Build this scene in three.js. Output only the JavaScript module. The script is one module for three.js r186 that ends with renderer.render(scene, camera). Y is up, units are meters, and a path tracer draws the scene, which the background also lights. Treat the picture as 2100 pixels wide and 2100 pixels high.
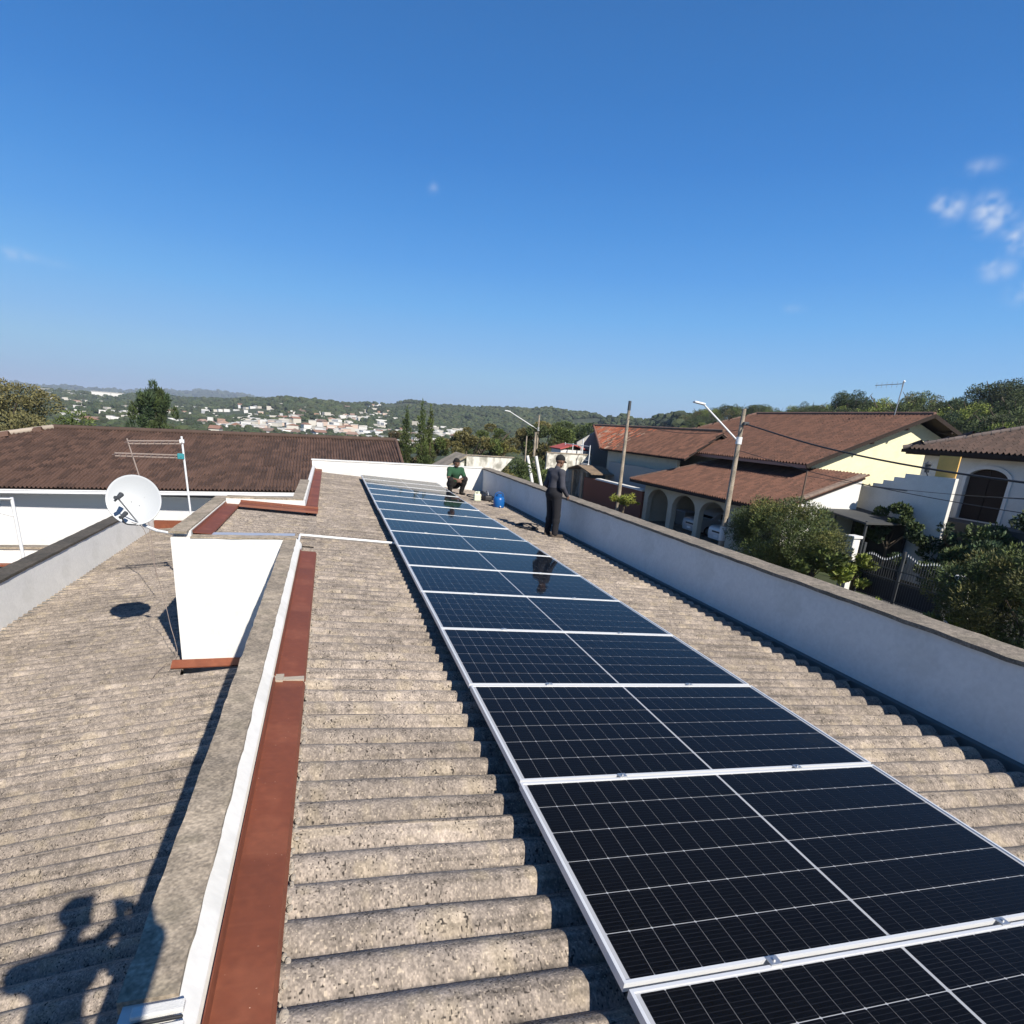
import * as THREE from 'three';
import { mergeGeometries, mergeVertices } from 'three/addons/utils/BufferGeometryUtils.js';
import { MarchingCubes } from 'three/addons/objects/MarchingCubes.js';
import { RoundedBoxGeometry } from 'three/addons/geometries/RoundedBoxGeometry.js';

// ---------------------------------------------------------------- camera, sky, sun, exposure
const scene = new THREE.Scene();
const camera = new THREE.PerspectiveCamera(2 * Math.atan(1240 / 1220.45) * 180 / Math.PI, 2100 / 2480, 0.05, 30000);
camera.position.set(-0.8755, 1.6794, 1.2804);
camera.rotation.set(-0.29053, -0.30648, 0.07187, 'YXZ');
camera.setViewOffset(2100, 2480, 0, 0, 2100, 2100);
const SUN = new THREE.Vector3(0.43, 1, 1.17).normalize();
const sun = new THREE.DirectionalLight(new THREE.Color(1, 0.93, 0.82), 5.0);
sun.position.copy(SUN).multiplyScalar(80);
sun.castShadow = true;
sun.shadow.mapSize.set(4096, 4096);
Object.assign(sun.shadow.camera, { left: -60, right: 60, top: 60, bottom: -60, near: 1, far: 220 });
scene.add(sun);
const renderer = new THREE.WebGLRenderer({ antialias: true });
renderer.toneMapping = THREE.LinearToneMapping;
renderer.toneMappingExposure = 1.5;
renderer.shadowMap.enabled = true;

// ---------------------------------------------------------------- numbers and noise
function rngOf(seed) { let s = seed >>> 0; return () => { s = (s + 0x6D2B79F5) >>> 0; let t = s; t = Math.imul(t ^ (t >>> 15), t | 1); t ^= t + Math.imul(t ^ (t >>> 7), t | 61); return ((t ^ (t >>> 14)) >>> 0) / 4294967296; }; }
const hash = (x, y, s = 0) => { let h = Math.imul(x | 0, 374761393) ^ Math.imul(y | 0, 668265263) ^ Math.imul(s | 0, 974711); h = Math.imul(h ^ (h >>> 13), 1274126177); return ((h ^ (h >>> 16)) >>> 0) / 4294967296; };
const sm = (t) => t * t * (3 - 2 * t);
const mod = (a, n) => ((a % n) + n) % n;
function vnoise(x, y, per = 0, s = 0) {
  const xi = Math.floor(x), yi = Math.floor(y), fx = sm(x - xi), fy = sm(y - yi);
  const w = per ? (a) => mod(a, per) : (a) => a;
  const a = hash(w(xi), w(yi), s), b = hash(w(xi + 1), w(yi), s), c = hash(w(xi), w(yi + 1), s), d = hash(w(xi + 1), w(yi + 1), s);
  return a + (b - a) * fx + (c - a) * fy + (a - b - c + d) * fx * fy;
}
function fbm(x, y, oct = 4, per = 0, s = 0) { let v = 0, a = 0.5, n = 0; for (let i = 0; i < oct; i++) { v += a * vnoise(x, y, per, s + i * 17); n += a; x *= 2; y *= 2; per *= 2; a *= 0.5; } return v / n; }
const lerp = (a, b, t) => a + (b - a) * t;
const sstep = (a, b, x) => sm(Math.min(1, Math.max(0, (x - a) / (b - a))));
const clamp = (x, a = 0, b = 1) => Math.min(b, Math.max(a, x));

// ---------------------------------------------------------------- the sky: clear air and a few small clouds
{
  const W = 2048, H = 1024, data = new Float32Array(W * H * 4);
  const stops = [[-90, 0.0933, 0.1067, 0.12], [-2, 0.2267, 0.32, 0.44], [0, 0.2267, 0.32, 0.4533], [1.2, 0.2267, 0.3333, 0.4733], [2.5, 0.22, 0.36, 0.5133], [4, 0.2067, 0.37, 0.54], [6, 0.1667, 0.34, 0.57], [9.3, 0.11, 0.2967, 0.5733], [12.6, 0.072, 0.2387, 0.54], [16, 0.05, 0.1967, 0.49], [20, 0.0347, 0.1567, 0.43], [24, 0.028, 0.1333, 0.3767], [29, 0.0247, 0.1133, 0.3233], [45, 0.0187, 0.0813, 0.24], [90, 0.0127, 0.052, 0.1567]];
  const puffs = [[47.4, 16.9, .38, .42, .8], [48.3, 16.5, .55, .5, .75], [50.3, 16.3, .6, .62, 1], [50.9, 15.7, .75, .6, .9], [51.4, 15.0, .5, .35, .4], [52.4, 14.5, .42, .6, .9], [53.0, 14.1, .7, .5, .7], [51.3, 12.9, .42, .3, .5], [51.6, 12.4, .5, .4, .42], [52.3, 12.6, .5, .42, .45], [49.4, 18.7, .75, .3, .38], [8.6, 17.7, .28, .26, .3], [39.0, 10.5, .6, .2, .22], [-21, 8.8, 1.6, .28, .3], [-19.3, 8.65, 1.2, .14, .16], [53.5, 11.1, .6, .5, .35], [-38, 15, 2.4, .8, .4], [76, 14, 2.2, 1.1, .7], [110, 20, 3, 1.2, .6]];
  for (let j = 0; j < H; j++) {
    const el = ((j + 0.5) / H - 0.5) * 180;
    let k = 1; while (k < stops.length - 1 && el > stops[k][0]) k++;
    const A = stops[k - 1], B = stops[k], t = clamp((el - A[0]) / (B[0] - A[0]));
    for (let i = 0; i < W; i++) {
      const phi = ((i + 0.5) / W - 0.5) * 2 * Math.PI, az = Math.atan2(Math.cos(phi), -Math.sin(phi)) * 180 / Math.PI;
      let r = lerp(A[1], B[1], t), g = lerp(A[2], B[2], t), b = lerp(A[3], B[3], t);
      const o = (j * W + i) * 4;
      let c = 0;
      if (el > 4 && el < 26) for (const p of puffs) {
        const dx = (az - p[0]) / p[2], dy = (el - p[1]) / p[3], q = dx * dx + dy * dy;
        if (q < 5) { const n = fbm(az * 1.9 + 1.5 * fbm(az * 3, el * 3, 2, 0, 8), el * 2.4, 5, 0, 5); c = Math.max(c, p[4] * Math.exp(-q * 0.75) * clamp(3.4 * (n - 0.28))); }
      }
      c = clamp(c) * 0.95;
      r = lerp(r, 0.43, c); g = lerp(g, 0.49, c); b = lerp(b, 0.6, c);
      data[o] = r; data[o + 1] = g; data[o + 2] = b; data[o + 3] = 1;
    }
  }
  const t = new THREE.DataTexture(data, W, H, THREE.RGBAFormat, THREE.FloatType);
  t.mapping = THREE.EquirectangularReflectionMapping; t.magFilter = THREE.LinearFilter; t.minFilter = THREE.LinearFilter; t.wrapS = THREE.RepeatWrapping; t.needsUpdate = true;
  scene.background = t; scene.environment = t;
}
scene.fog = new THREE.FogExp2(new THREE.Color(0.62, 0.72, 0.9), 0.00014);

// ---------------------------------------------------------------- textures
function tex(n, fn, srgb = true) {
  const d = new Uint8Array(n * n * 4);
  for (let j = 0; j < n; j++) for (let i = 0; i < n; i++) { const c = fn(i / n, j / n, i, j), o = (j * n + i) * 4; d[o] = clamp(c[0], 0, 255); d[o + 1] = clamp(c[1], 0, 255); d[o + 2] = clamp(c[2], 0, 255); d[o + 3] = 255; }
  const t = new THREE.DataTexture(d, n, n, THREE.RGBAFormat);
  t.wrapS = t.wrapT = THREE.RepeatWrapping; t.magFilter = THREE.LinearFilter; t.minFilter = THREE.LinearMipmapLinearFilter; t.generateMipmaps = true; t.anisotropy = 8;
  if (srgb) t.colorSpace = THREE.SRGBColorSpace; t.needsUpdate = true; return t;
}
const grey = (v) => [v, v, v];
const scaled = (t, s) => { const c = t.clone(); c.repeat.set(s, s); c.needsUpdate = true; return c; };
// weathered fibre cement: sand grains, lichen dots, black algae; one repeat = 1.6 m
const fcColor = tex(1024, (u, v) => {
  const a = fbm(u * 6, v * 6, 4, 6, 1), b = fbm(u * 60, v * 60, 3, 60, 9), g = fbm(u * 260, v * 260, 2, 260, 21), sp = vnoise(u * 230, v * 230, 230, 33), sp2 = vnoise(u * 240, v * 240, 240, 51), pa = fbm(u * 14, v * 14, 3, 14, 77);
  const run = fbm(u * 3, v * 46, 3, 3, 57), lich = sstep(0.6, 0.7, fbm(u * 24, v * 24, 3, 24, 58)); let L = 142 + (a - 0.5) * 58 + (b - 0.5) * 42 + (g - 0.5) * 66 - sstep(0.55, 0.8, run) * 26 + lich * 16;
  let r = L * 1.03, gg = L * 0.965, bl = L * 0.9;
  const yel = sstep(0.58, 0.75, pa) * 0.45; r = lerp(r, 204, yel * 0.5); gg = lerp(gg, 188, yel * 0.5); bl = lerp(bl, 152, yel * 0.5);
  const pale = sstep(0.74, 0.95, sp2) * 0.6; r = lerp(r, 222, pale); gg = lerp(gg, 208, pale); bl = lerp(bl, 186, pale);
  const dark = sstep(0.74, 0.92, sp) * sstep(0.36, 0.6, fbm(u * 20, v * 20, 2, 20, 13)) * 0.9; r = lerp(r, 44, dark); gg = lerp(gg, 40, dark); bl = lerp(bl, 36, dark);
  return [r, gg, bl];
});
const fcBump = tex(1024, (u, v) => grey(255 * clamp(0.55 * fbm(u * 150, v * 150, 3, 150, 3) + 0.45 * fbm(u * 34, v * 34, 3, 34, 8))), false);
const capColor = tex(1024, (u, v) => {
  const a = fbm(u * 5, v * 5, 4, 5, 41), b = fbm(u * 40, v * 40, 4, 40, 42), g = fbm(u * 170, v * 170, 2, 170, 43), m = sstep(0.5, 0.7, fbm(u * 9, v * 9, 4, 9, 48));
  const L = 158 + (a - 0.5) * 50 + (b - 0.5) * 66 + (g - 0.5) * 66, k = m * 0.22;
  return [lerp(L * 1.03, 120, k), lerp(L * 0.97, 118, k), lerp(L * 0.89, 100, k)];
});
const plasterColor = tex(1024, (u, v) => {
  const a = fbm(u * 4, v * 4, 4, 4, 61), b = fbm(u * 50, v * 50, 3, 50, 62), s = fbm(u * 7 + 3 * fbm(u * 3, v * 3, 2, 3, 64), v * 7, 4, 7, 63), st = sstep(0.56, 0.8, a);
  const L = 226 + (b - 0.5) * 14 + (s - 0.5) * 14 - st * 5; return [L, L * 0.995, L * 0.978 - st * 1];
});
const dirtyColor = tex(512, (u, v) => {
  const s = 0.5 * fbm(u * 12, v * 3, 4, 3, 71) + 0.5 * fbm(u * 9, v * 9, 4, 9, 73), b = fbm(u * 30, v * 30, 3, 30, 72), d = sstep(0.46, 0.68, s) * 0.6;
  const L = 226 + (b - 0.5) * 34; return [lerp(L, 112, d), lerp(L * 0.985, 110, d), lerp(L * 0.95, 100, d)];
});
const redColor = tex(1024, (u, v) => {
  const a = fbm(u * 4, v * 4, 3, 4, 81), b = fbm(u * 60, v * 60, 3, 60, 82), sp = vnoise(u * 150, v * 150, 150, 83), pale = sp > 0.985 ? 0.9 : 0, sc = sstep(0.58, 0.8, fbm(u * 3, v * 40, 3, 3, 84)) * 0.16 + sstep(0.55, 0.75, fbm(u * 7, v * 7, 4, 7, 85)) * 0.22;
  const k = 1 + (a - 0.5) * 0.2 + (b - 0.5) * 0.12; return [lerp(124 * k, 226, pale) + sc * 60, lerp(70 * k, 200, pale) + sc * 50, lerp(48 * k, 186, pale) + sc * 45];
});
const soilColor = tex(512, (u, v) => { const a = fbm(u * 8, v * 8, 5, 8, 91), g = fbm(u * 70, v * 70, 2, 70, 92), L = 96 + (a - 0.5) * 70 + (g - 0.5) * 50; return [L * 1.12, L * 0.92, L * 0.74]; });
const landColor = tex(512, (u, v) => { const a = fbm(u * 6, v * 6, 5, 6, 95), g = fbm(u * 50, v * 50, 3, 50, 96), k = sstep(0.45, 0.65, a); const L = 66 + (g - 0.5) * 44; return [lerp(L * 0.82, L * 1.3, k * 0.6), lerp(L * 1.0, L * 1.2, k * 0.6), lerp(L * 0.55, L * 0.85, k * 0.6)]; });
const asphaltColor = tex(512, (u, v) => { const a = fbm(u * 5, v * 5, 4, 5, 97), g = fbm(u * 120, v * 120, 2, 120, 98); return grey(72 + (a - 0.5) * 26 + (g - 0.5) * 44); });
const cellColor = tex(256, (u, v) => { // ten thin wires across one half cell, finer print in between
  const p = (v * 10) % 1, w = Math.abs(p - 0.5) < 0.05 ? 1 : 0, n = fbm(u * 5, v * 10, 3, 5, 99);
  const r = 10 + (n - 0.5) * 5; return [lerp(r, 36, w), lerp(r * 1.04, 37, w), lerp(r * 1.2, 41, w)];
});

// ---------------------------------------------------------------- materials
const std = (o) => new THREE.MeshStandardMaterial({ roughness: 0.85, ...o });
const lin = (r, g, b) => new THREE.Color().setRGB(r, g, b);
const M = {
  fibre: std({ map: fcColor, color: lin(0.78, 0.765, 0.765), bumpMap: fcBump, bumpScale: 0.004, roughness: 0.95, vertexColors: true, side: THREE.DoubleSide }),
  cap: std({ map: capColor, color: lin(0.8, 0.755, 0.69), bumpMap: fcBump, bumpScale: 0.004, roughness: 0.95 }),
  plasterNew: std({ map: plasterColor, roughness: 0.8 }),
  capDark: std({ map: capColor, color: lin(0.2, 0.195, 0.185), bumpMap: fcBump, bumpScale: 0.004, roughness: 0.95 }),
  capGrey: std({ map: capColor, color: lin(0.52, 0.5, 0.475), bumpMap: fcBump, bumpScale: 0.004, roughness: 0.95 }),
  plaster: std({ map: plasterColor, color: lin(0.86, 0.86, 0.86), roughness: 0.8, bumpMap: scaled(fcBump, 0.6), bumpScale: 0.0012 }),
  housePaint: std({ map: plasterColor, color: lin(0.8, 0.79, 0.77), roughness: 0.85 }),
  dirty: std({ map: dirtyColor, color: lin(0.8, 0.8, 0.78) }),
  red: std({ map: redColor, color: lin(0.84, 0.78, 0.7), roughness: 0.65, bumpMap: scaled(fcBump, 0.25), bumpScale: 0.002 }),
  mortar: std({ color: lin(0.36, 0.31, 0.25), roughness: 0.95, bumpMap: fcBump, bumpScale: 0.006 }),
  gutter: std({ color: lin(0.1, 0.11, 0.11), roughness: 0.7 }),
  bluetin: std({ color: lin(0.42, 0.45, 0.52), roughness: 0.5, metalness: 0.3 }),
  alu: std({ color: lin(0.66, 0.67, 0.68), roughness: 0.42, metalness: 0.25 }),
  clampm: std({ color: lin(0.5, 0.51, 0.52), roughness: 0.4, metalness: 0.8 }),
  back: std({ color: lin(0.36, 0.37, 0.39), roughness: 0.6 }),
  cell: new THREE.MeshPhysicalMaterial({ map: cellColor, roughness: 0.6, specularIntensity: 0.08 }),
  cellPlain: std({ color: lin(0.006, 0.0068, 0.0105), roughness: 0.55 }),
  glass: new THREE.MeshPhysicalMaterial({ color: 0xffffff, transmission: 1, thickness: 0, roughness: 0.045, ior: 1.2, specularIntensity: 0.68 }),
  white: std({ color: lin(0.72, 0.73, 0.73), roughness: 0.5 }),
  whiteMetal: std({ color: lin(0.66, 0.67, 0.68), roughness: 0.4 }),
  dish: std({ color: lin(0.4, 0.42, 0.44), roughness: 0.5 }),
  darkMetal: std({ color: lin(0.07, 0.075, 0.08), roughness: 0.5, metalness: 0.4 }),
  greyMetal: std({ color: lin(0.3, 0.31, 0.32), roughness: 0.45, metalness: 0.5 }),
  brownMetal: std({ color: lin(0.3, 0.24, 0.21), roughness: 0.6, metalness: 0.3 }),
  teal: std({ color: lin(0.03, 0.22, 0.25), roughness: 0.5 }),
  rubber: std({ color: lin(0.02, 0.02, 0.022), roughness: 0.6 }),
  tile: std({ color: lin(0.66, 0.66, 0.66), vertexColors: true, roughness: 0.85 }),
  poleM: std({ map: capColor, color: lin(0.8, 0.77, 0.72), roughness: 0.9 }),
  poleDark: std({ color: lin(0.12, 0.08, 0.06), roughness: 0.9 }),
  cream: std({ map: plasterColor, color: lin(0.62, 0.58, 0.48), roughness: 0.85 }),
  yellow: std({ map: plasterColor, color: lin(0.95, 0.9, 0.62), roughness: 0.85 }),
  ochre: std({ map: plasterColor, color: lin(0.9, 0.55, 0.16), roughness: 0.85 }),
  terracotta: std({ color: lin(0.2, 0.072, 0.045), roughness: 0.9, bumpMap: fcBump, bumpScale: 0.004 }),
  darkIn: std({ color: lin(0.02, 0.02, 0.02), roughness: 0.9 }),
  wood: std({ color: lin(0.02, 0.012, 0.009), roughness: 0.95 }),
  soil: std({ map: soilColor, color: lin(0.7, 0.66, 0.62), roughness: 1 }),
  asphalt: std({ map: asphaltColor, roughness: 0.95 }),
  paving: std({ map: capColor, color: lin(0.6, 0.58, 0.55), roughness: 0.95 }),
  land: std({ map: landColor, color: lin(0.8, 0.8, 0.8), roughness: 1, vertexColors: true }),
  leaf: std({ color: lin(1.0, 0.97, 0.85), vertexColors: true, roughness: 0.7, side: THREE.DoubleSide }),
  bark: std({ color: lin(0.09, 0.07, 0.05), roughness: 0.95, bumpMap: fcBump, bumpScale: 0.01 }),
  skin: std({ color: lin(0.15, 0.08, 0.052), roughness: 0.6 }),
  jugBlue: std({ color: lin(0.008, 0.09, 0.3), roughness: 0.35 }),
  jugWhite: std({ color: lin(0.62, 0.66, 0.5), roughness: 0.5 }),
};

// ---------------------------------------------------------------- builders
const used = new Map();
function numbered(n) { const k = used.get(n) || 0; used.set(n, k + 1); return k ? n + '_' + String(k).padStart(3, '0') : n; }
function shadow(o) { o.castShadow = true; o.receiveShadow = true; return o; }
function mesh(name, geo, mat, parent) { const m = shadow(new THREE.Mesh(geo, mat)); m.name = name; parent.add(m); return m; }
function part(name, parent) { const g = new THREE.Group(); g.name = name; parent.add(g); return g; }
function tag(o, label, category, group) { o.userData.label = label; o.userData.category = category; if (group) o.userData.group = group; return o; }
function thing(name, label, category, pos = [0, 0, 0], turn = 0, group) { const g = new THREE.Group(); g.name = numbered(name); g.position.set(...pos); g.rotation.y = turn; scene.add(g); return tag(g, label, category, group); }
function single(name, geo, mat, label, category, group) { const m = mesh(numbered(name), geo, mat, scene); return tag(m, label, category, group); }
function structure(name, geo, mat) { const m = mesh(numbered(name), geo, mat, scene); m.userData.kind = 'structure'; return m; }
function copyOf(o, name, pos, turn, label, group, s = 1) { const c = o.clone(); c.name = numbered(name); c.position.set(...pos); c.rotation.y = turn; c.scale.setScalar(s); c.userData = { ...o.userData, label }; if (group) c.userData.group = group; scene.add(c); return c; }
// uv in metres from the dominant axis of each face
function triUV(g, s = 1) {
  if (g.index) g = g.toNonIndexed();
  g.computeVertexNormals();
  const p = g.attributes.position, n = g.attributes.normal, uv = new Float32Array(p.count * 2);
  for (let i = 0; i < p.count; i++) {
    const a = Math.abs(n.getX(i)), b = Math.abs(n.getY(i)), c = Math.abs(n.getZ(i)), x = p.getX(i), y = p.getY(i), z = p.getZ(i);
    const q = b >= a && b >= c ? [x, z] : a >= c ? [z + 0.37, y] : [x, y]; uv[i * 2] = q[0] * s; uv[i * 2 + 1] = q[1] * s;
  }
  g.setAttribute('uv', new THREE.BufferAttribute(uv, 2)); return g;
}
const ST = 1 / 1.6;
function box(x0, x1, y0, y1, z0, z1, s = ST) { const g = new THREE.BoxGeometry(Math.abs(x1 - x0), Math.abs(y1 - y0), Math.abs(z1 - z0)); g.translate((x0 + x1) / 2, (y0 + y1) / 2, (z0 + z1) / 2); return triUV(g, s); }
// a cast or trowelled block: edges and faces wander a little
function roughBox(x0, x1, y0, y1, z0, z1, step = 0.12, amp = 0.006, seed = 0) {
  const n = (a, b) => Math.max(1, Math.min(160, Math.round(Math.abs(b - a) / step)));
  let g = new THREE.BoxGeometry(x1 - x0, y1 - y0, z1 - z0, n(x0, x1), n(y0, y1), n(z0, z1)); g.translate((x0 + x1) / 2, (y0 + y1) / 2, (z0 + z1) / 2);
  const p = g.attributes.position;
  for (let i = 0; i < p.count; i++) {
    const x = p.getX(i), y = p.getY(i), z = p.getZ(i), q = (s) => (fbm(x * 5 + z * 7.3 + s, y * 6 + z * 3.1 - x * 2.7 + s, 3, 0, seed + s) - 0.5) * 2 * amp;
    p.setXYZ(i, x + q(1), y + q(2), z + q(3));
  }
  g.computeVertexNormals();
  const nr = g.attributes.normal, uv = g.attributes.uv;
  for (let i = 0; i < p.count; i++) { const a = Math.abs(nr.getX(i)), b = Math.abs(nr.getY(i)), c = Math.abs(nr.getZ(i)); const q = b >= a && b >= c ? [p.getX(i), p.getZ(i)] : a >= c ? [p.getZ(i), p.getY(i)] : [p.getX(i), p.getY(i)]; uv.setXY(i, q[0] * ST, q[1] * ST); }
  return g;
}
const V3 = (a) => new THREE.Vector3(...a);
function rod(a, b, r, r2 = r, seg = 10) { const A = V3(a), B = V3(b), d = B.clone().sub(A), g = new THREE.CylinderGeometry(r2, r, d.length(), seg); g.applyQuaternion(new THREE.Quaternion().setFromUnitVectors(new THREE.Vector3(0, 1, 0), d.clone().normalize())); const m = A.add(B).multiplyScalar(0.5); return g.translate(m.x, m.y, m.z); }
function bar(a, b, w, h) { const A = V3(a), B = V3(b), d = B.clone().sub(A), g = new THREE.BoxGeometry(w, h, d.length()); g.applyMatrix4(new THREE.Matrix4().lookAt(B, A, new THREE.Vector3(0, 1, 0))); const m = A.add(B).multiplyScalar(0.5); return g.translate(m.x, m.y, m.z); }
function tube(pts, r, seg = 40, rs = 7) { return new THREE.TubeGeometry(new THREE.CatmullRomCurve3(pts.map(V3)), seg, r, rs); }
const norm = (gs) => gs.map((g) => { g = g.index ? g.toNonIndexed() : g; for (const k of Object.keys(g.attributes)) if (!['position', 'normal', 'uv'].includes(k)) g.deleteAttribute(k); return g; });
const join = (gs) => mergeGeometries(norm(gs));
// a prism over a polygon of (a, b) points, extruded along the third axis
function prismZ(pts, z0, z1, s = ST) { const g = new THREE.ExtrudeGeometry(new THREE.Shape(pts.map((p) => new THREE.Vector2(...p))), { depth: Math.abs(z1 - z0), bevelEnabled: false }); g.translate(0, 0, Math.min(z0, z1)); return triUV(g, s); }
function prismX(pts, x0, x1, s = ST, holes = []) { // pts are (z, y)
  const sh = new THREE.Shape(pts.map(([z, y]) => new THREE.Vector2(-z, y))); for (const h of holes) sh.holes.push(h);
  const g = new THREE.ExtrudeGeometry(sh, { depth: Math.abs(x1 - x0), bevelEnabled: false, curveSegments: 20 }); g.rotateY(Math.PI / 2); g.translate(Math.min(x0, x1), 0, 0); return triUV(g, s);
}
function tint(g, r, gr, b) { const n = g.attributes.position.count, c = new Float32Array(n * 3); for (let i = 0; i < n; i++) { c[i * 3] = r; c[i * 3 + 1] = gr; c[i * 3 + 2] = b; } g.setAttribute('color', new THREE.BufferAttribute(c, 3)); return g; }

// ================================================================ terrain
const AZ = [[-180, 500, -28, 1700, .1, .25, 60], [-60, 500, -28, 1700, .1, .3, 60], [-25, 420, -17, 1700, -.15, .2, 60], [-17, 420, -17, 1700, .02, .45, 60], [-12, 420, -17, 1600, .1, .7, 60], [-8.6, 420, -17, 1500, .25, .9, 60], [-5.5, 400, -17, 1250, .55, .7, 60], [-3, 400, -17, 1100, .85, .6, 60], [0, 400, -17, 1100, .7, .55, 60], [2, 400, -17, 1200, .65, .55, 60], [5, 400, -17, 1350, 1.1, .6, 60], [7.8, 400, -18, 1300, 1.35, .6, 60], [9.5, 400, -18, 1300, 1.1, .6, 60], [16, 380, -20, 1200, 1.2, .6, 60], [23, 380, -30, 900, 1.35, .6, 70], [28, 300, -20, 600, 1.0, .6, 80], [34, 160, -9, 300, 1.3, .6, 60], [40, 100, -4, 220, 1.1, .6, 45], [46, 85, -2.5, 190, 1.3, .6, 32], [52, 80, -2, 175, 1.6, .6, 32], [58, 80, -1.5, 170, 1.8, .6, 32], [80, 80, -1.5, 170, 1.8, .6, 32], [120, 300, -8, 900, .5, .4, 50], [180, 500, -28, 1700, .1, .25, 60]];
function azRow(az) { let k = 1; while (k < AZ.length - 1 && az > AZ[k][0]) k++; const A = AZ[k - 1], B = AZ[k], t = sm(clamp((az - A[0]) / (B[0] - A[0]))); return A.map((v, i) => lerp(v, B[i], t)); }
function landPolar(az, r) {
  const [, rv, yv, R, e, eF, r0] = azRow(az), rad = Math.PI / 180, top = 1.68 + R * Math.tan(e * rad), x = r * Math.sin(az * rad), z = -r * Math.cos(az * rad);
  const bump = (fbm(x / 90, z / 90, 4, 0, 7) - 0.5) * clamp((r - 120) / 500) * 16;
  const far = 1.68 + 5600 * Math.tan(eF * rad) + (fbm(az * 0.9, 3.3, 4, 0, 12) - 0.5) * 46;
  let y;
  if (r < r0) y = -4.12;
  else if (r < rv) y = lerp(-4.12, yv, sstep(r0, rv, r));
  else if (r < R) { const t = (r - rv) / (R - rv); y = lerp(yv, top, t * t * 0.35 + sm(t) * 0.65); }
  else if (r < R * 1.8) y = lerp(top, -50, sstep(R, R * 1.8, r));
  else if (r < 3400) y = -50;
  else if (r < 5600) y = lerp(-50, far, sstep(3400, 5600, r));
  else y = lerp(far, -120, sstep(5600, 11000, r));
  return y + (r < R * 1.8 ? bump : bump * 0.6);
}
function landAt(x, z) { return landPolar(Math.atan2(x, -z) * 180 / Math.PI, Math.hypot(x, z)); }
{
  const azs = []; for (let a = -180; a <= 180; a += (a >= -40 && a < 80) ? 0.5 : 2.5) azs.push(a);
  const rs = [0.5]; let r = 4; while (r < 11000) { rs.push(r); r *= r < 100 ? 1.09 : 1.045; } rs.push(11000);
  const P = [], UV = [], I = [], C = [];
  for (const a of azs) for (const q of rs) { const x = q * Math.sin(a * Math.PI / 180), z = -q * Math.cos(a * Math.PI / 180); P.push(x, landPolar(a, q), z); UV.push(x / 40, z / 40); const n = fbm(x / 60, z / 60, 4, 0, 31); C.push(0.75 + n * 0.6, 0.8 + n * 0.45, 0.7 + n * 0.4); }
  const n = rs.length; for (let i = 0; i < azs.length - 1; i++) for (let j = 0; j < n - 1; j++) { const a = i * n + j, b = a + n; I.push(a, b, a + 1, b, b + 1, a + 1); }
  const g = new THREE.BufferGeometry(); g.setAttribute('position', new THREE.Float32BufferAttribute(P, 3)); g.setAttribute('uv', new THREE.Float32BufferAttribute(UV, 2)); g.setAttribute('color', new THREE.Float32BufferAttribute(C, 3)); g.setIndex(I); g.computeVertexNormals();
  // faces must look up
  const ny = g.attributes.normal; let s = 0; for (let i = 0; i < ny.count; i += 97) s += ny.getY(i); if (s < 0) { const q = g.index.array; for (let i = 0; i < q.length; i += 3) { const t = q[i]; q[i] = q[i + 1]; q[i + 1] = t; } g.computeVertexNormals(); }
  structure('terrain', g, M.land);
}
// the street and its two pavements, one sheet over the other
structure('road', box(6.2, 16.6, -4.3, -4.1, -75, 14, 1 / 3), M.asphalt);
structure('pavement', box(4.5, 6.2, -4.3, -3.97, -75, 14), M.paving);
structure('pavement', box(16.6, 17.9, -4.3, -3.97, -75, 14), M.paving);
structure('verge', box(17.9, 19.7, -4.3, -3.99, -75, 14), M.soil);
structure('driveway', box(19.9, 26.4, -4.3, -4.0, -17.3, -12.0), M.asphalt);

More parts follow.
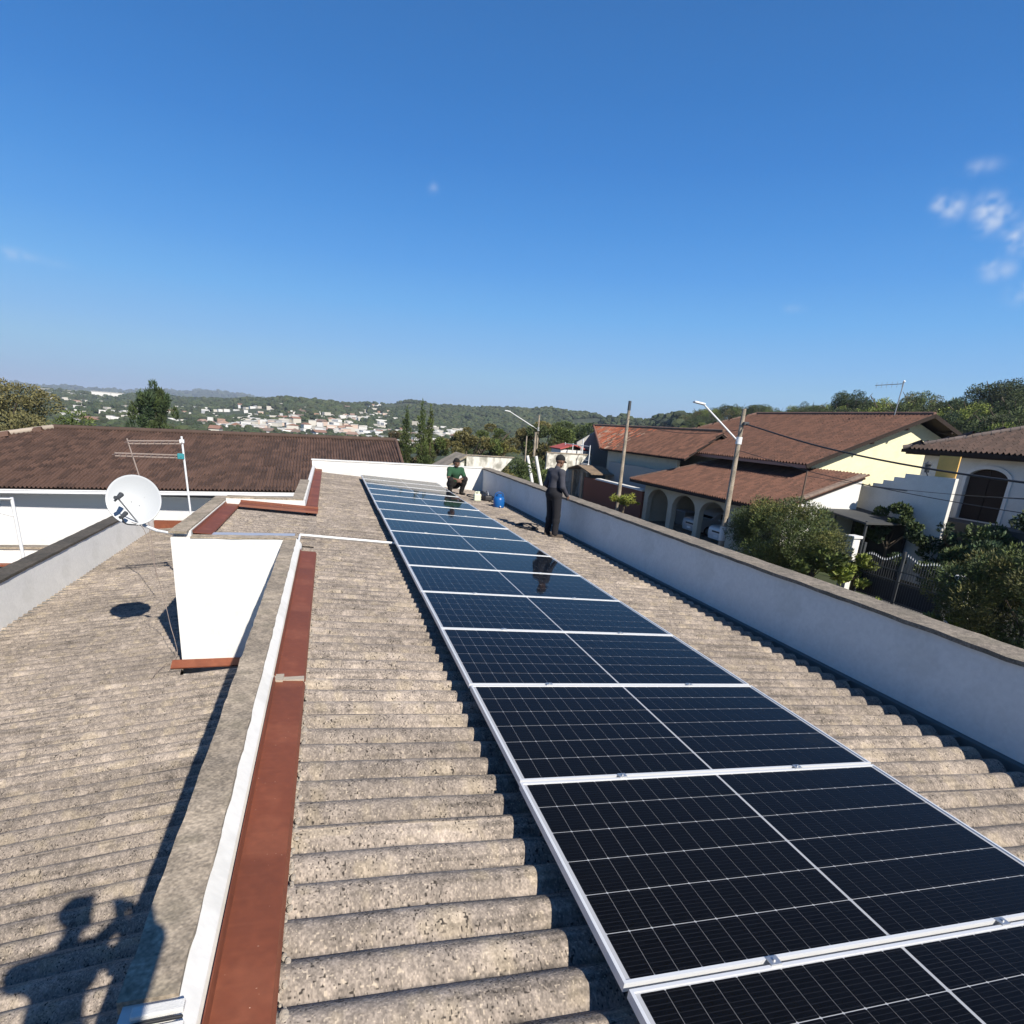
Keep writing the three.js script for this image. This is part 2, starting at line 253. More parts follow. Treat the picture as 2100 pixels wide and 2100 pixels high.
// ================================================================ our own house: two corrugated roofs inside white parapets
const house = thing('flat_house', 'house under our feet with corrugated cement roofs behind low white parapets', 'house');
const roofY = (x) => -0.14 - 0.078 * x;            // crest of the upper roof
const lowY = (x) => -1.56 + 0.105 * (x + 2.73);    // crest of the lower roof on the left
const PITCH = 0.177, AMP = 0.054;
function sheet(x0, x1, z0, nz, yOf, lift, seed, droop = 0) {
  // one corrugated sheet, nz waves long towards -z, thickness shown at its edges
  const per = 14, N = nz * per, K = Math.max(4, Math.round((x1 - x0) / 0.16)), P = [], UV = [], C = [], I = [], th = 0.007, rg = rngOf(seed), dz = (rg() - 0.5) * 0.008, dy = (rg() - 0.5) * 0.004, ou = rg() * 1.6, ov = rg() * 1.6, k0 = 0.86 + rg() * 0.24;
  for (let side = 0; side < 2; side++) for (let i = 0; i <= K; i++) for (let j = 0; j <= N; j++) {
    const x = lerp(x0, x1, i / K), z = z0 - j / per * PITCH + dz, c = Math.cos(2 * Math.PI * j / per), w = Math.pow(0.5 + 0.5 * c, 0.5);
    const wob = (fbm(x * 1.7, z * 1.7, 3, 0, 4) - 0.5) * 0.014 + (fbm(x * 9, z * 9, 2, 0, 14) - 0.5) * 0.004;
    const y = yOf(x) - AMP * (1 - w) + lift + dy + wob - (side ? th : 0);
    P.push(x, y, z); UV.push((x + ou) * ST, (z + ov) * ST);
    C.push(k0, k0 * 0.99, k0 * 0.97); // one tone for the whole sheet
  }
  const row = N + 1, half = (K + 1) * row;
  for (let i = 0; i < K; i++) for (let j = 0; j < N; j++) { const a = i * row + j, b = a + row; I.push(a, b, a + 1, b, b + 1, a + 1); const c = a + half, d = b + half; I.push(c, c + 1, d, d, c + 1, d + 1); }
  for (let j = 0; j < N; j++) for (const i of [0, K]) { const a = i * row + j, c = a + half; I.push(a, a + 1, c, c, a + 1, c + 1); }
  for (let i = 0; i < K; i++) for (const j of [0, N]) { const a = i * row + j, b = a + row, c = a + half, d = b + half; I.push(a, c, b, b, c, d); }
  const g = new THREE.BufferGeometry(); g.setAttribute('position', new THREE.Float32BufferAttribute(P, 3)); g.setAttribute('uv', new THREE.Float32BufferAttribute(UV, 2)); g.setAttribute('color', new THREE.Float32BufferAttribute(C, 3)); g.setIndex(I); g.computeVertexNormals(); return g;
}
{
  const up = part('upper_roof', house); let s = 100;
  for (let k = 0; k < 21; k++) { // sheets of six waves, lower course then the course lapped over it
    const z0 = 3.2 - k * 6 * PITCH; if (z0 - 6 * PITCH < -18.5) break;
    mesh('roof_sheet', sheet(1.05, 3.83, z0, 6, roofY, 0, s++), M.fibre, up);
    mesh('roof_sheet', sheet(-1.24, 1.25, z0, 6, roofY, 0.009, s++), M.fibre, up);
  }
  for (let k = 0; k < 3; k++) mesh('roof_sheet', sheet(-2.56, -1.1, -6.94 - k * 5 * PITCH, 5, roofY, 0.02, s++), M.fibre, up);
  const low = part('lower_roof', house);
  for (let k = 0; k < 21; k++) {
    const z0 = 3.2 - k * 6 * PITCH; if (z0 - 6 * PITCH < -18.5) break;
    mesh('roof_sheet', sheet(-5.82, -3.6, z0, 6, lowY, 0, s++), M.fibre, low);
    const r = z0 - 1 < -6.8 ? -2.72 : -1.42; mesh('roof_sheet', sheet(-3.75, r, z0, 6, lowY, 0.009, s++), M.fibre, low);
  }
}
function wall(name, gs, mat, parent = house) { return mesh(name, gs.length > 1 ? join(gs) : gs[0], mat, parent); }
{
  // the dividing parapet we look along: bare mortar top, whitewashed inner lip
  const p = wall('parapet_wall', [prismZ([[-1.45, -4.1], [-1.248, -4.1], [-1.248, -0.01], [-1.262, 0.018], [-1.312, 0.07], [-1.45, 0.07]], -6.95, -0.1)], M.plaster);
  mesh('coping', roughBox(-1.462, -1.31, 0.045, 0.086, -6.8, -0.2, 0.04, 0.006, 3), M.cap, p);
  const p1 = wall('parapet_wall', [prismZ([[-1.45, -4.1], [-1.248, -4.1], [-1.248, -0.01], [-1.262, 0.018], [-1.312, 0.068], [-1.45, 0.068]], -0.1, 3.2)], M.plaster);
  mesh('coping', roughBox(-1.462, -1.304, 0.04, 0.076, 0.34, 3.2, 0.06, 0.006, 5), M.cap, p1);
  // the wall across and the wider bay beyond it
  const p2 = wall('parapet_wall', [box(-2.76, -1.452, -4.1, 0.09, -6.95, -6.8), box(-2.76, -2.56, -4.1, 0.15, -10.1, -6.95)], M.plaster);
  mesh('coping', join([roughBox(-2.775, -2.575, 0.14, 0.17, -10.2, -6.785, 0.07, 0.006, 7)]), M.cap, p2);
  mesh('coping', roughBox(-2.54, -1.31, 0.084, 0.102, -6.955, -6.79, 0.07, 0.005, 8), M.cap, p2);
  const p3 = wall('parapet_wall', [box(-2.555, -1.3, -4.1, 0.19, -9.92, -9.72)], M.plaster);
  mesh('coping', roughBox(-2.56, -1.33, 0.185, 0.215, -9.99, -9.76, 0.07, 0.005, 9), M.cap, p3);
  const p4 = wall('parapet_wall', [box(-1.46, -1.3, -4.1, 0.17, -13.2, -9.93), box(-1.38, -1.302, -4.1, 0.12, -18.36, -13.2)], M.plaster);
  mesh('coping', roughBox(-1.52, -1.335, 0.168, 0.195, -13.25, -10.0, 0.08, 0.005, 10), M.cap, p4);
  // far end
  const p5 = wall('parapet_wall', [box(-1.39, 4.02, -4.1, 0.275, -18.62, -18.38)], M.plaster);
  mesh('coping', roughBox(-1.41, 4.0, 0.272, 0.3, -18.65, -18.36, 0.12, 0.004, 11), M.plaster, p5);
  // right hand wall along the street
  const p6 = wall('parapet_wall', [box(4.0, 4.26, -4.1, 0.25, -18.62, 5)], M.plaster);
  mesh('coping', roughBox(3.97, 4.31, 0.247, 0.285, -18.6, 5, 0.08, 0.009, 12), M.capGrey, p6);
  // low wall on the left
  const p7 = wall('parapet_wall', [box(-6.06, -5.82, -4.1, -1.19, -18.3, 5)], M.plasterNew);
  mesh('coping', roughBox(-6.12, -5.8, -1.195, -1.15, -18.3, 5, 0.1, 0.008, 13), M.capDark, p7);
  // body of the house below the roofs
  wall('house_body', [box(-5.8, 3.98, -4.1, -2.2, -18.3, 4.8)], M.plaster);
}
{
  // red painted sheet-metal flashings
  const strip = (x0, x1, z0, z1, y) => { // folded: upstand on the wall, flat pan, small drip edge
    const pts = [[x0, y + 0.035], [x0 + 0.004, y + 0.035], [x0 + 0.012, y + 0.004], [x1 - 0.012, y - 0.006], [x1, y - 0.03], [x1 - 0.005, y - 0.031], [x1 - 0.016, y - 0.011], [x0 + 0.009, y - 0.001], [x0, y + 0.03]];
    return prismZ(pts, z0, z1);
  };
  mesh('flashing', strip(-1.246, -1.056, -2.545, 3.2, -0.012), M.red, house);
  mesh('flashing', strip(-1.246, -1.056, -6.55, -2.59, -0.015), M.red, house);
  mesh('sealant_joint', join([roughBox(-1.24, -1.064, -0.026, -0.006, -2.595, -2.542, 0.03, 0.003, 21), roughBox(-1.252, -1.19, -0.02, 0.008, -2.62, -2.52, 0.02, 0.006, 22)]), M.mortar, house);
  mesh('flashing', strip(-2.555, -2.34, -9.72, -7.02, 0.108), M.red, house);
  mesh('flashing', strip(-1.3, -1.1, -18.37, -9.5, 0.018), M.red, house);
  { const g = prismX([[-9.72, 0.12], [-9.715, 0.12], [-9.71, 0.09], [-9.48, 0.075], [-9.47, 0.04], [-9.476, 0.04], [-9.49, 0.068], [-9.715, 0.084]], -2.34, -1.09); g.rotateZ(-0.07); g.translate(0, -0.105, 0); mesh('flashing', g, M.red, house); }
  mesh('flashing', join([box(-2.86, -1.47, -1.6, -1.52, -6.8, -6.74), prismX([[-6.74, -1.5], [-6.62, -1.555], [-6.62, -1.57], [-6.74, -1.53]], -2.86, -1.47)]).rotateZ(0), M.red, house);
  mesh('flashing', box(-2.47, -1.34, 0.076, 0.084, -7.22, -6.97), M.bluetin, house);
  mesh('flashing', box(-5.8, -2.8, -1.9, -1.66, -18.3, -18.18), M.red, house);
  // crumbly mortar run along the edge of the long flashing
  const rg = rngOf(77), bits = [];
  for (let z = 2.6; z > -6.6; z -= 0.015 + rg() * 0.05) { const r = 0.004 + rg() * 0.006, g = new THREE.IcosahedronGeometry(r, 1); g.scale(0.8 + rg(), 0.6, 1.2 + rg() * 2.4); g.translate(-1.046 + (rg() - 0.5) * 0.02, roofY(-1.05) + 0.006 - AMP * 0.35 * (1 - Math.cos(2 * Math.PI * (z - 3.2) / PITCH)) * 0.5, z); bits.push(triUV(g)); }
  const mb = mesh('mortar_edge', join(bits), M.mortar, house); mb.userData.kind = 'stuff';
  mesh('conduit', join([rod([-1.29, 0.03, -7.42], [0.35, -0.1, -7.42], 0.017), rod([-1.29, 0.028, -7.42], [-1.29, 0.02, -6.6], 0.014)]), M.white, house);
  // gutter between the sheets and the street wall
  const gp = [[3.72, -0.66], [3.96, -0.66], [3.96, -0.465], [3.995, -0.45], [3.995, -0.685], [3.71, -0.685], [3.71, -0.56], [3.72, -0.56]];
  mesh('gutter', prismZ(gp, -18.3, 3.2), M.gutter, house);
  for (let z = 1.5; z > -17.5; z -= 1.1) mesh('gutter_strap', box(3.8, 3.97, -0.475, -0.469, z - 0.02, z + 0.02), M.gutter, house);
  mesh('gutter', prismZ([[-5.8, -1.98], [-5.6, -1.98], [-5.6, -1.9], [-5.8, -1.9]], -18.2, 4), M.gutter, house);
  // whitewashed batten nailed across the gap in the coping
}
{
  const t = thing('white_board', 'white painted board with a dark lower edge lying across the mortar coping', 'board', [-1.365, 0.072, -0.15]);
  mesh('plank', new RoundedBoxGeometry(0.13, 0.018, 0.034, 2, 0.004).translate(0.015, 0.018, 0.0), M.plaster, t);
  mesh('edge_strip', new RoundedBoxGeometry(0.13, 0.01, 0.008, 1, 0.003).translate(0.015, 0.01, 0.026), M.rubber, t);
  mesh('lower_plank', new RoundedBoxGeometry(0.2, 0.014, 0.09, 2, 0.004).translate(-0.015, 0.002, 0.08), M.plaster, t);
  for (let i = 0; i < 4; i++) mesh('slot', box(-0.09 + i * 0.045, -0.06 + i * 0.045, 0.011, 0.0125, 0.066, 0.11), M.rubber, t);
}

// ================================================================ the row of solar panels
const SL = Math.atan(0.0636), PW = 2.278, PH = 1.134, PP = 1.154;
{
  const cw = 0.0903, ch = 0.1805, cgx = 0.0015, cgz = 0.0034;
  const c = 0.004, sh = new THREE.Shape(); sh.moveTo(-cw / 2 + c, -ch / 2); sh.lineTo(cw / 2 - c, -ch / 2); sh.lineTo(cw / 2, -ch / 2 + c); sh.lineTo(cw / 2, ch / 2 - c); sh.lineTo(cw / 2 - c, ch / 2); sh.lineTo(-cw / 2 + c, ch / 2); sh.lineTo(-cw / 2, ch / 2 - c); sh.lineTo(-cw / 2, -ch / 2 + c);
  const cg = new THREE.ExtrudeGeometry(sh, { depth: 0.0006, bevelEnabled: false }); cg.rotateX(-Math.PI / 2);
  { const p = cg.attributes.position, uv = cg.attributes.uv; for (let i = 0; i < p.count; i++) uv.setXY(i, p.getX(i) / cw + 0.5, p.getZ(i) / ch + 0.5); }
  const spots = [];
  for (let h = 0; h < 2; h++) for (let i = 0; i < 12; i++) for (let j = 0; j < 6; j++) { const x0 = h ? PW / 2 + 0.0075 : PW / 2 - 0.0075 - 12 * cw - 11 * cgx; spots.push([x0 + cw / 2 + i * (cw + cgx), -PH / 2 + (j - 2.5) * (ch + cgz)]); }
  const grid = join(spots.map(([x, z]) => cg.clone().translate(x, 0, z)));
  const fw = 0.012, fh = 0.035;
  const frameG = join([box(0, fw, -fh, 0, -PH, 0), box(PW - fw, PW, -fh, 0, -PH, 0), box(fw, PW - fw, -fh, 0, -fw, 0), box(fw, PW - fw, -fh, 0, -PH, -PH + fw)]);
  const lips = [box(0.002, 0.03, -fh, -fh + 0.002, -PH + 0.03, -0.03), box(PW - 0.03, PW - 0.002, -fh, -fh + 0.002, -PH + 0.03, -0.03)];
  const backG = box(fw, PW - fw, -0.0085, -0.0065, -PH + fw, -fw), paneG = new THREE.PlaneGeometry(PW - 2 * fw, PH - 2 * fw).rotateX(-Math.PI / 2).translate(PW / 2, -0.0022, -PH / 2);
  const jbox = new RoundedBoxGeometry(0.1, 0.018, 0.05, 1, 0.004).translate(PW / 2, -0.02, -PH / 2);
  const clampG = join([new RoundedBoxGeometry(0.045, 0.006, 0.036, 1, 0.0015).translate(0, 0.003, 0), rod([0, 0.002, 0], [0, 0.012, 0], 0.006, 0.006, 6)]);
  const ord = ['nearest', 'second', 'third', 'fourth', 'fifth', 'sixth', 'seventh', 'eighth', 'ninth', 'tenth', 'eleventh', 'twelfth', 'thirteenth', 'fourteenth', 'fifteenth', 'last'];
  for (let k = 0; k < 16; k++) {
    const lab = k === 0 ? 'nearest solar panel of the roof row, cut by the bottom edge of the photo' : k === 15 ? 'last solar panel of the roof row, up against the white end wall' : ord[k] + ' solar panel of the roof row counted from the camera';
    const t = thing('solar_panel', lab, 'solar panel', [0, 0, PP - k * PP], 0, 'solar panels in one row on the roof'); { const q = rngOf(900 + k); t.position.x += (q() - 0.5) * 0.008; t.position.y += (q() - 0.5) * 0.004; t.rotation.set((q() - 0.5) * 0.004, (q() - 0.5) * 0.003, -SL + (q() - 0.5) * 0.003); }
    const f = mesh('frame', frameG, M.alu, t); for (const l of lips) mesh('inner_lip', l, M.alu, f);
    const b = mesh('back_sheet', backG, M.back, t);
    if (k < 8) for (const [x, z] of spots) { const m = mesh('cell', cg, M.cell, b); m.position.set(x, -0.0064, z); }
    else { const m = mesh('cell_grid', grid, M.cell, b); m.position.y = -0.0064; m.userData.kind = 'stuff'; }
    mesh('glass_pane', paneG, M.glass, t); mesh('junction_box', jbox, M.rubber, t);
    if (k < 15) for (const x of [0.57, 1.71]) { const m = mesh('clamp', clampG, M.clampm, t); m.position.set(x, 0.0005, -PH - 0.01); }
  }
  for (const [x, w] of [[0.57, 'left'], [1.71, 'right']]) {
    const y = -x * Math.tan(SL) - 0.058, t = thing('mounting_rail', `aluminium mounting rail on feet under the ${w} half of the solar panels`, 'rail', [0, 0, 0], 0, 'rails under the solar panels');
    mesh('rail', box(x - 0.02, x + 0.02, y - 0.02, y + 0.02, -17.25, 2.2), M.alu, t);
    for (let z = 1.9; z > -17.2; z -= PITCH * 8) mesh('foot', box(x - 0.018, x + 0.018, roofY(x) - 0.06, y - 0.02, z - 0.02, z + 0.02), M.greyMetal, t);
  }
}

// ================================================================ dish, aerials and pipes on the left
{
  const D0 = V3([-3.2, 0.475, -7.15]), look = V3([0.2, 0.34, 1]).normalize();
  const t = thing('satellite_dish', 'pale grey satellite dish on a bracket at the corner of the white wall', 'satellite dish', [-2.76, 0.09, -6.9]);
  const pr = []; for (let i = 0; i <= 14; i++) { const r = 0.298 * i / 14; pr.push(new THREE.Vector2(r, 0.062 * (r / 0.298) ** 2)); } pr.push(new THREE.Vector2(0.304, 0.056)); for (let i = 14; i >= 0; i--) { const r = 0.298 * i / 14; pr.push(new THREE.Vector2(r, 0.062 * (r / 0.298) ** 2 - 0.006)); }
  const g = new THREE.LatheGeometry(pr, 56); g.scale(0.97, 1, 1.03); const q = new THREE.Quaternion().setFromUnitVectors(new THREE.Vector3(0, 1, 0), look);
  const o = D0.clone().sub(t.position); g.applyQuaternion(q); g.translate(o.x, o.y, o.z); mesh('reflector', g, M.dish, t);
  const loc = (a) => [a[0] + 2.76, a[1] - 0.09, a[2] + 6.9];
  const foot = [-3.16, 0.2, -7.02], feed = [-3.265, 0.555, -6.78];
  mesh('feed_arm', bar(loc([-3.14, 0.19, -7.05]), loc(feed), 0.013, 0.013), M.greyMetal, t);
  const l = mesh('feed_horn', join([rod(loc([feed[0], feed[1], feed[2]]), loc([feed[0] + 0.02, feed[1] + 0.035, feed[2] - 0.07]), 0.022, 0.03, 12), rod(loc([feed[0] - 0.012, feed[1] + 0.01, feed[2] + 0.05]), loc(feed), 0.022, 0.022, 12), rod(loc([feed[0] - 0.03, feed[1] - 0.035, feed[2] + 0.03]), loc([feed[0], feed[1], feed[2] + 0.02]), 0.012)]), M.darkMetal, t);
  mesh('feed_horn', join([rod(loc([-3.255, 0.33, -6.82]), loc([-3.235, 0.36, -6.9]), 0.022, 0.028, 12), rod(loc([-3.265, 0.325, -6.78]), loc([-3.255, 0.33, -6.82]), 0.02, 0.02, 12)]), M.darkMetal, t);
  mesh('side_arm', tube([loc([-3.255, 0.33, -6.8]), loc([-3.25, 0.24, -6.88]), loc([-3.16, 0.195, -7.03])], 0.009, 20), M.darkMetal, t);
  mesh('mount', join([bar(loc([-3.18, 0.2, -7.1]), loc([-3.2, 0.42, -7.2]), 0.05, 0.03), rod(loc([-3.2, 0.4, -7.24]), loc([-3.12, 0.16, -7.16]), 0.02)]), M.darkMetal, t);
  mesh('wall_bracket', join([rod(loc([-3.13, 0.17, -7.15]), loc([-2.95, 0.13, -7.02]), 0.019), rod(loc([-2.95, 0.13, -7.02]), loc([-2.74, 0.118, -6.9]), 0.016)]), M.whiteMetal, t);
  for (const [a, b] of [[0.1, -0.06], [0.06, 0.05], [0.04, -0.13], [-0.03, 0.02]]) { const p = o.clone().add(new THREE.Vector3(a, 0.004, b).applyQuaternion(q)); const s = new THREE.SphereGeometry(0.008, 8, 6).translate(p.x, p.y, p.z); mesh('bolt', s, M.greyMetal, t); }
  single('coax_cable', tube([[-3.2, 0.24, -6.95], [-3.12, 0.17, -7.05], [-3.05, -0.3, -7.1], [-3.0, -0.9, -7.25], [-2.9, -1.15, -7.0], [-2.86, -1.3, -6.95], [-2.84, -1.5, -6.9], [-2.98, -1.56, -6.6], [-3.0, -1.565, -6.3]], 0.0038, 90, 6), M.brownMetal, 'thin pale cable hanging from the satellite dish down to the lower roof', 'cable');
}
{
  const t = thing('television_aerial', 'white aerial mast with two horizontal booms standing behind the satellite dish', 'aerial', [-3.15, -0.35, -9.95]);
  mesh('mast', join([rod([0.03, -1.2, 0], [0.0, 0.2, 0], 0.022), rod([0, 0.2, 0], [-0.04, 1.5, 0], 0.016)]), M.whiteMetal, t);
  const boom = (x0, x1, y0, y1, n, w, name) => { const b = mesh(name, join([bar([x0, y0, 0.012], [x1, y1, 0.012], 0.012, 0.018), bar([x0, y0 - 0.045, 0.012], [x1, y1 - 0.045, 0.012], 0.012, 0.018)]), M.brownMetal, t); for (let i = 0; i < n; i++) { const k = i / (n - 1), x = lerp(x0, x1, k), y = lerp(y0, y1, k) - 0.02; mesh('element', rod([x, y, -w * (1 - k * 0.5)], [x, y, w * (1 - k * 0.5)], 0.004, 0.004, 6), M.brownMetal, b); } };
  boom(-0.82, -0.03, 1.385, 1.43, 9, 0.16, 'upper_boom'); boom(-1.02, -0.06, 1.185, 1.2, 12, 0.13, 'lower_boom');
  mesh('clamp', new RoundedBoxGeometry(0.07, 0.06, 0.05, 1, 0.008).translate(-0.04, 1.42, 0), M.whiteMetal, t);
  mesh('signal_box', new RoundedBoxGeometry(0.1, 0.09, 0.06, 2, 0.01).translate(-0.07, 1.18, 0.01), M.teal, t);
  mesh('brace_pole', join([rod([-0.83, 1.42, 0], [-0.66, 0.6, 0.02], 0.011), rod([-0.66, 0.6, 0.02], [-0.6, -0.9, 0.05], 0.006)]), M.brownMetal, t);
}
{
  const t = thing('pipe_frame', 'thin white pipe frame standing beyond the low wall at the left edge', 'pipe frame', [-6.62, -4.1, -12.4]);
  mesh('upright', rod([0.0, 0, 0], [-0.0, 3.85, 0.2], 0.03), M.whiteMetal, t);
  mesh('upright', rod([-0.75, 0, 0.3], [-0.75, 3.8, 0.4], 0.03), M.whiteMetal, t);
  mesh('cross_bar', rod([0.0, 3.82, 0.2], [-1.5, 3.86, 0.6], 0.03), M.greyMetal, t);
  mesh('brace', rod([-0.02, 3.5, 0.2], [-0.75, 3.78, 0.4], 0.02), M.whiteMetal, t);
}
// ================================================================ tiled roofs
const tileGeoCache = new Map();
function tileGeo(w, l, rgb, humps = 1) {
  // one clay pan tile: hump and pan across, running up the slope (local x across, z up-slope, y out)
  const S = 7 * humps, P = [], I = [], C = [], hw = w / humps; const prof = (q) => { const t = (q * humps) % 1; return t < 0.58 ? Math.sin(Math.PI * t / 0.58) * 0.42 * hw : -Math.sin(Math.PI * (t - 0.58) / 0.42) * 0.12 * hw; };
  for (let k = 0; k < 3; k++) for (let i = 0; i <= S; i++) { const t = i / S; const y = prof(t) + (k === 1 ? 0 : 0.012); P.push((t - 0.5) * w * 1.02, k === 2 ? y - 0.012 : y, k === 1 ? l * 1.06 : 0); C.push(...rgb); }
  for (let i = 0; i < S; i++) { const a = i, b = i + 1, c = S + 1 + i, d = c + 1, e = 2 * (S + 1) + i, f = e + 1; I.push(a, c, b, b, c, d); I.push(a, b, e, b, f, e); }
  let g = new THREE.BufferGeometry(); g.setAttribute('position', new THREE.Float32BufferAttribute(P, 3)); g.setAttribute('color', new THREE.Float32BufferAttribute(C, 3)); g.setIndex(I);
  g = g.toNonIndexed(); g.computeVertexNormals(); return g;
}
// O eave corner, U along the eave, V up the slope; poly in (u, v); every tile inside is laid, the first `single` ones as parts
function tiledRoof(parent, O, U, V, poly, tw, tl, colour, seed, singles = 0, humps = 1, name = 'tile', bed = M.wood) {
  O = V3(O); U = V3(U).normalize(); V = V3(V); V.addScaledVector(U, -V.dot(U)).normalize(); const N = new THREE.Vector3().crossVectors(U, V); if (N.y < 0) N.negate();
  const at = (u, v, h = 0) => O.clone().addScaledVector(U, u).addScaledVector(V, v).addScaledVector(N, h);
  const inside = (u, v) => { let c = false; for (let i = 0, j = poly.length - 1; i < poly.length; j = i++) { const [a, b] = poly[i], [d, e] = poly[j]; if ((b > v) !== (e > v) && u < (d - a) * (v - b) / (e - b) + a) c = !c; } return c; };
  const rot = new THREE.Matrix4().makeBasis(U, N, V), flip = new THREE.Vector3().crossVectors(U, N).dot(V) < 0; if (flip) rot.makeBasis(U.clone().negate(), N, V);
  const quat = new THREE.Quaternion().setFromRotationMatrix(rot), rg = rngOf(seed), rest = [], vmax = Math.max(...poly.map((p) => p[1])), u0 = Math.min(...poly.map((p) => p[0])), u1 = Math.max(...poly.map((p) => p[0]));
  const vars = []; for (let i = 0; i < 7; i++) vars.push(tileGeo(tw, tl, [1, 1, 1], humps));
  const vcol = vars.map((g, i) => { const c = colour(rg, 0, 0); return tint(g.clone(), ...c); });
  const one = tileGeo(tw, tl, [1, 1, 1], humps); let n = 0;
  const P = [], Nn = [], C = [], p = one.attributes.position, nn = one.attributes.normal, m4 = new THREE.Matrix4(), v3 = new THREE.Vector3();
  for (let v = 0; v < vmax; v += tl) for (let u = u0 + tw / 2; u < u1; u += tw) {
    if (!inside(u, v + tl * 0.4)) continue;
    const q = at(u + (rg() - 0.5) * 0.012, v + (rg() - 0.5) * 0.02, 0.035 + rg() * 0.008), jit = quat.clone().multiply(new THREE.Quaternion().setFromEuler(new THREE.Euler((rg() - 0.5) * 0.03, (rg() - 0.5) * 0.04, (rg() - 0.5) * 0.03)));
    if (n++ < singles) { const m = mesh(name, vcol[Math.floor(rg() * 7)], M.tile, parent); m.position.copy(q); m.quaternion.copy(jit); continue; }
    m4.compose(q, jit, new THREE.Vector3(1, 1, 1)); const c = colour(rg, u, v);
    for (let i = 0; i < p.count; i++) { v3.fromBufferAttribute(p, i).applyMatrix4(m4); P.push(v3.x, v3.y, v3.z); v3.fromBufferAttribute(nn, i).applyQuaternion(jit); Nn.push(v3.x, v3.y, v3.z); C.push(...c); }
  }
  if (P.length) { const g = new THREE.BufferGeometry(); g.setAttribute('position', new THREE.Float32BufferAttribute(P, 3)); g.setAttribute('normal', new THREE.Float32BufferAttribute(Nn, 3)); g.setAttribute('color', new THREE.Float32BufferAttribute(C, 3)); const m = mesh('tiles', g, M.tile, parent); m.userData.kind = 'stuff'; }
  // boarding under the tiles
  const sh = new THREE.Shape(poly.map((q) => new THREE.Vector2(...q))), eg = new THREE.ExtrudeGeometry(sh, { depth: 0.08, bevelEnabled: false }); eg.translate(0, 0, -0.085); eg.applyMatrix4(new THREE.Matrix4().makeBasis(U, V, flip ? N : N).setPosition(O)); mesh('roof_boarding', triUV(eg), bed, parent);
  return at;
}
function ridgeTiles(parent, a, b, r, rgb, step = 0.36) { // half-round caps end over end, one part
  const A = V3(a), B = V3(b), n = Math.max(2, Math.round(A.distanceTo(B) / step)), gs = [];
  for (let i = 0; i < n; i++) { const g = new THREE.CylinderGeometry(r * 0.92, r, 1.08 * A.distanceTo(B) / n, 8, 1, false); g.applyQuaternion(new THREE.Quaternion().setFromUnitVectors(new THREE.Vector3(0, 1, 0), B.clone().sub(A).normalize())); const m = A.clone().lerp(B, (i + 0.5) / n); g.translate(m.x, m.y + 0.01, m.z); gs.push(g); }
  const rg = rngOf(Math.floor(A.x * 100 + 999)); const g = mergeGeometries(norm(gs).map((q) => { const k = 0.85 + rg() * 0.3; return tint(q, rgb[0] * k, rgb[1] * k, rgb[2] * k); })); const m = mesh('ridge_tiles', g, M.tile, parent); m.userData.kind = 'stuff'; return m;
}
// ---------------- the house beyond the left wall
{
  const t = thing('tiled_house', 'long house with a dark brown pan tile roof and white gutter beyond the left roof', 'house', [0, 0, 0]);
  const k = 0.0225, U = [1, k, 0], O = [-15.2, -1.135, -19.25], len = 16.95, V = [0, 1.43, -6.35], L = Math.hypot(1.43, 6.35);
  const brown = (rg) => { const q = 0.62 + rg() * 0.75; return [0.125 * q, 0.07 * q, 0.05 * q]; };
  const r = part('roof', t);
  const at = tiledRoof(r, O, U, V, [[-1.75, 0], [len, 0], [len + 0.15, L], [4.6, L]], 0.216, 0.36, brown, 5, 296, 2);
  const a = at(4.6, L, 0.08), b = at(len + 0.15, L, 0.08), c = at(-1.75, 0, 0.08), d = at(len, 0, 0.06);
  ridgeTiles(r, a.toArray(), b.toArray(), 0.1, [0.1, 0.06, 0.045]); ridgeTiles(r, c.toArray(), a.toArray(), 0.1, [0.5, 0.42, 0.34]); ridgeTiles(r, d.toArray(), b.toArray(), 0.07, [0.16, 0.09, 0.06]);
  tiledRoof(r, [1.85, -1.05, -31.9], [-1, -k, 0], [0, 1.43, 6.35], [[0, 0], [len, 0], [12.4, L], [0, L]], 0.41, 0.7, brown, 6);
  tiledRoof(r, [-16.95, -1.17, -31.9], [0, 0, 1], [6.35, 1.5, 0], [[0, 0], [12.6, 0], [6.4, 6.5], [6.2, 6.5]], 0.41, 0.7, brown, 7);
  const gy = (x) => -1.135 + k * (x + 15.2);
  const gt = mesh('gutter', join([bar([-17, gy(-17) - 0.06, -19.2], [1.7, gy(1.7) - 0.06, -19.2], 0.13, 0.1), bar([-17, gy(-17) - 0.015, -19.13], [1.7, gy(1.7) - 0.015, -19.13], 0.02, 0.03)]), M.whiteMetal, t);
  mesh('soffit', bar([-15, gy(-15) - 0.14, -19.65], [1.6, gy(1.6) - 0.14, -19.65], 0.7, 0.03), M.whiteMetal, t);
  mesh('wall', join([box(-14.8, 1.5, -4.1, -1.2, -20.2, -20.0), box(-14.8, 1.5, -4.1, -1.2, -31.2, -31.0), box(-14.8, -14.6, -4.1, -1.2, -31, -20.2), box(1.3, 1.5, -4.1, -0.9, -31, -20.2)]), std({ color: lin(0.72, 0.73, 0.72) }), t);
}
single('white_garden_wall', box(-9.75, -1.55, -4.1, -1.47, -18.9, -18.66), M.plaster, 'sunlit white wall under the eave of the dark brown tile roof', 'wall');
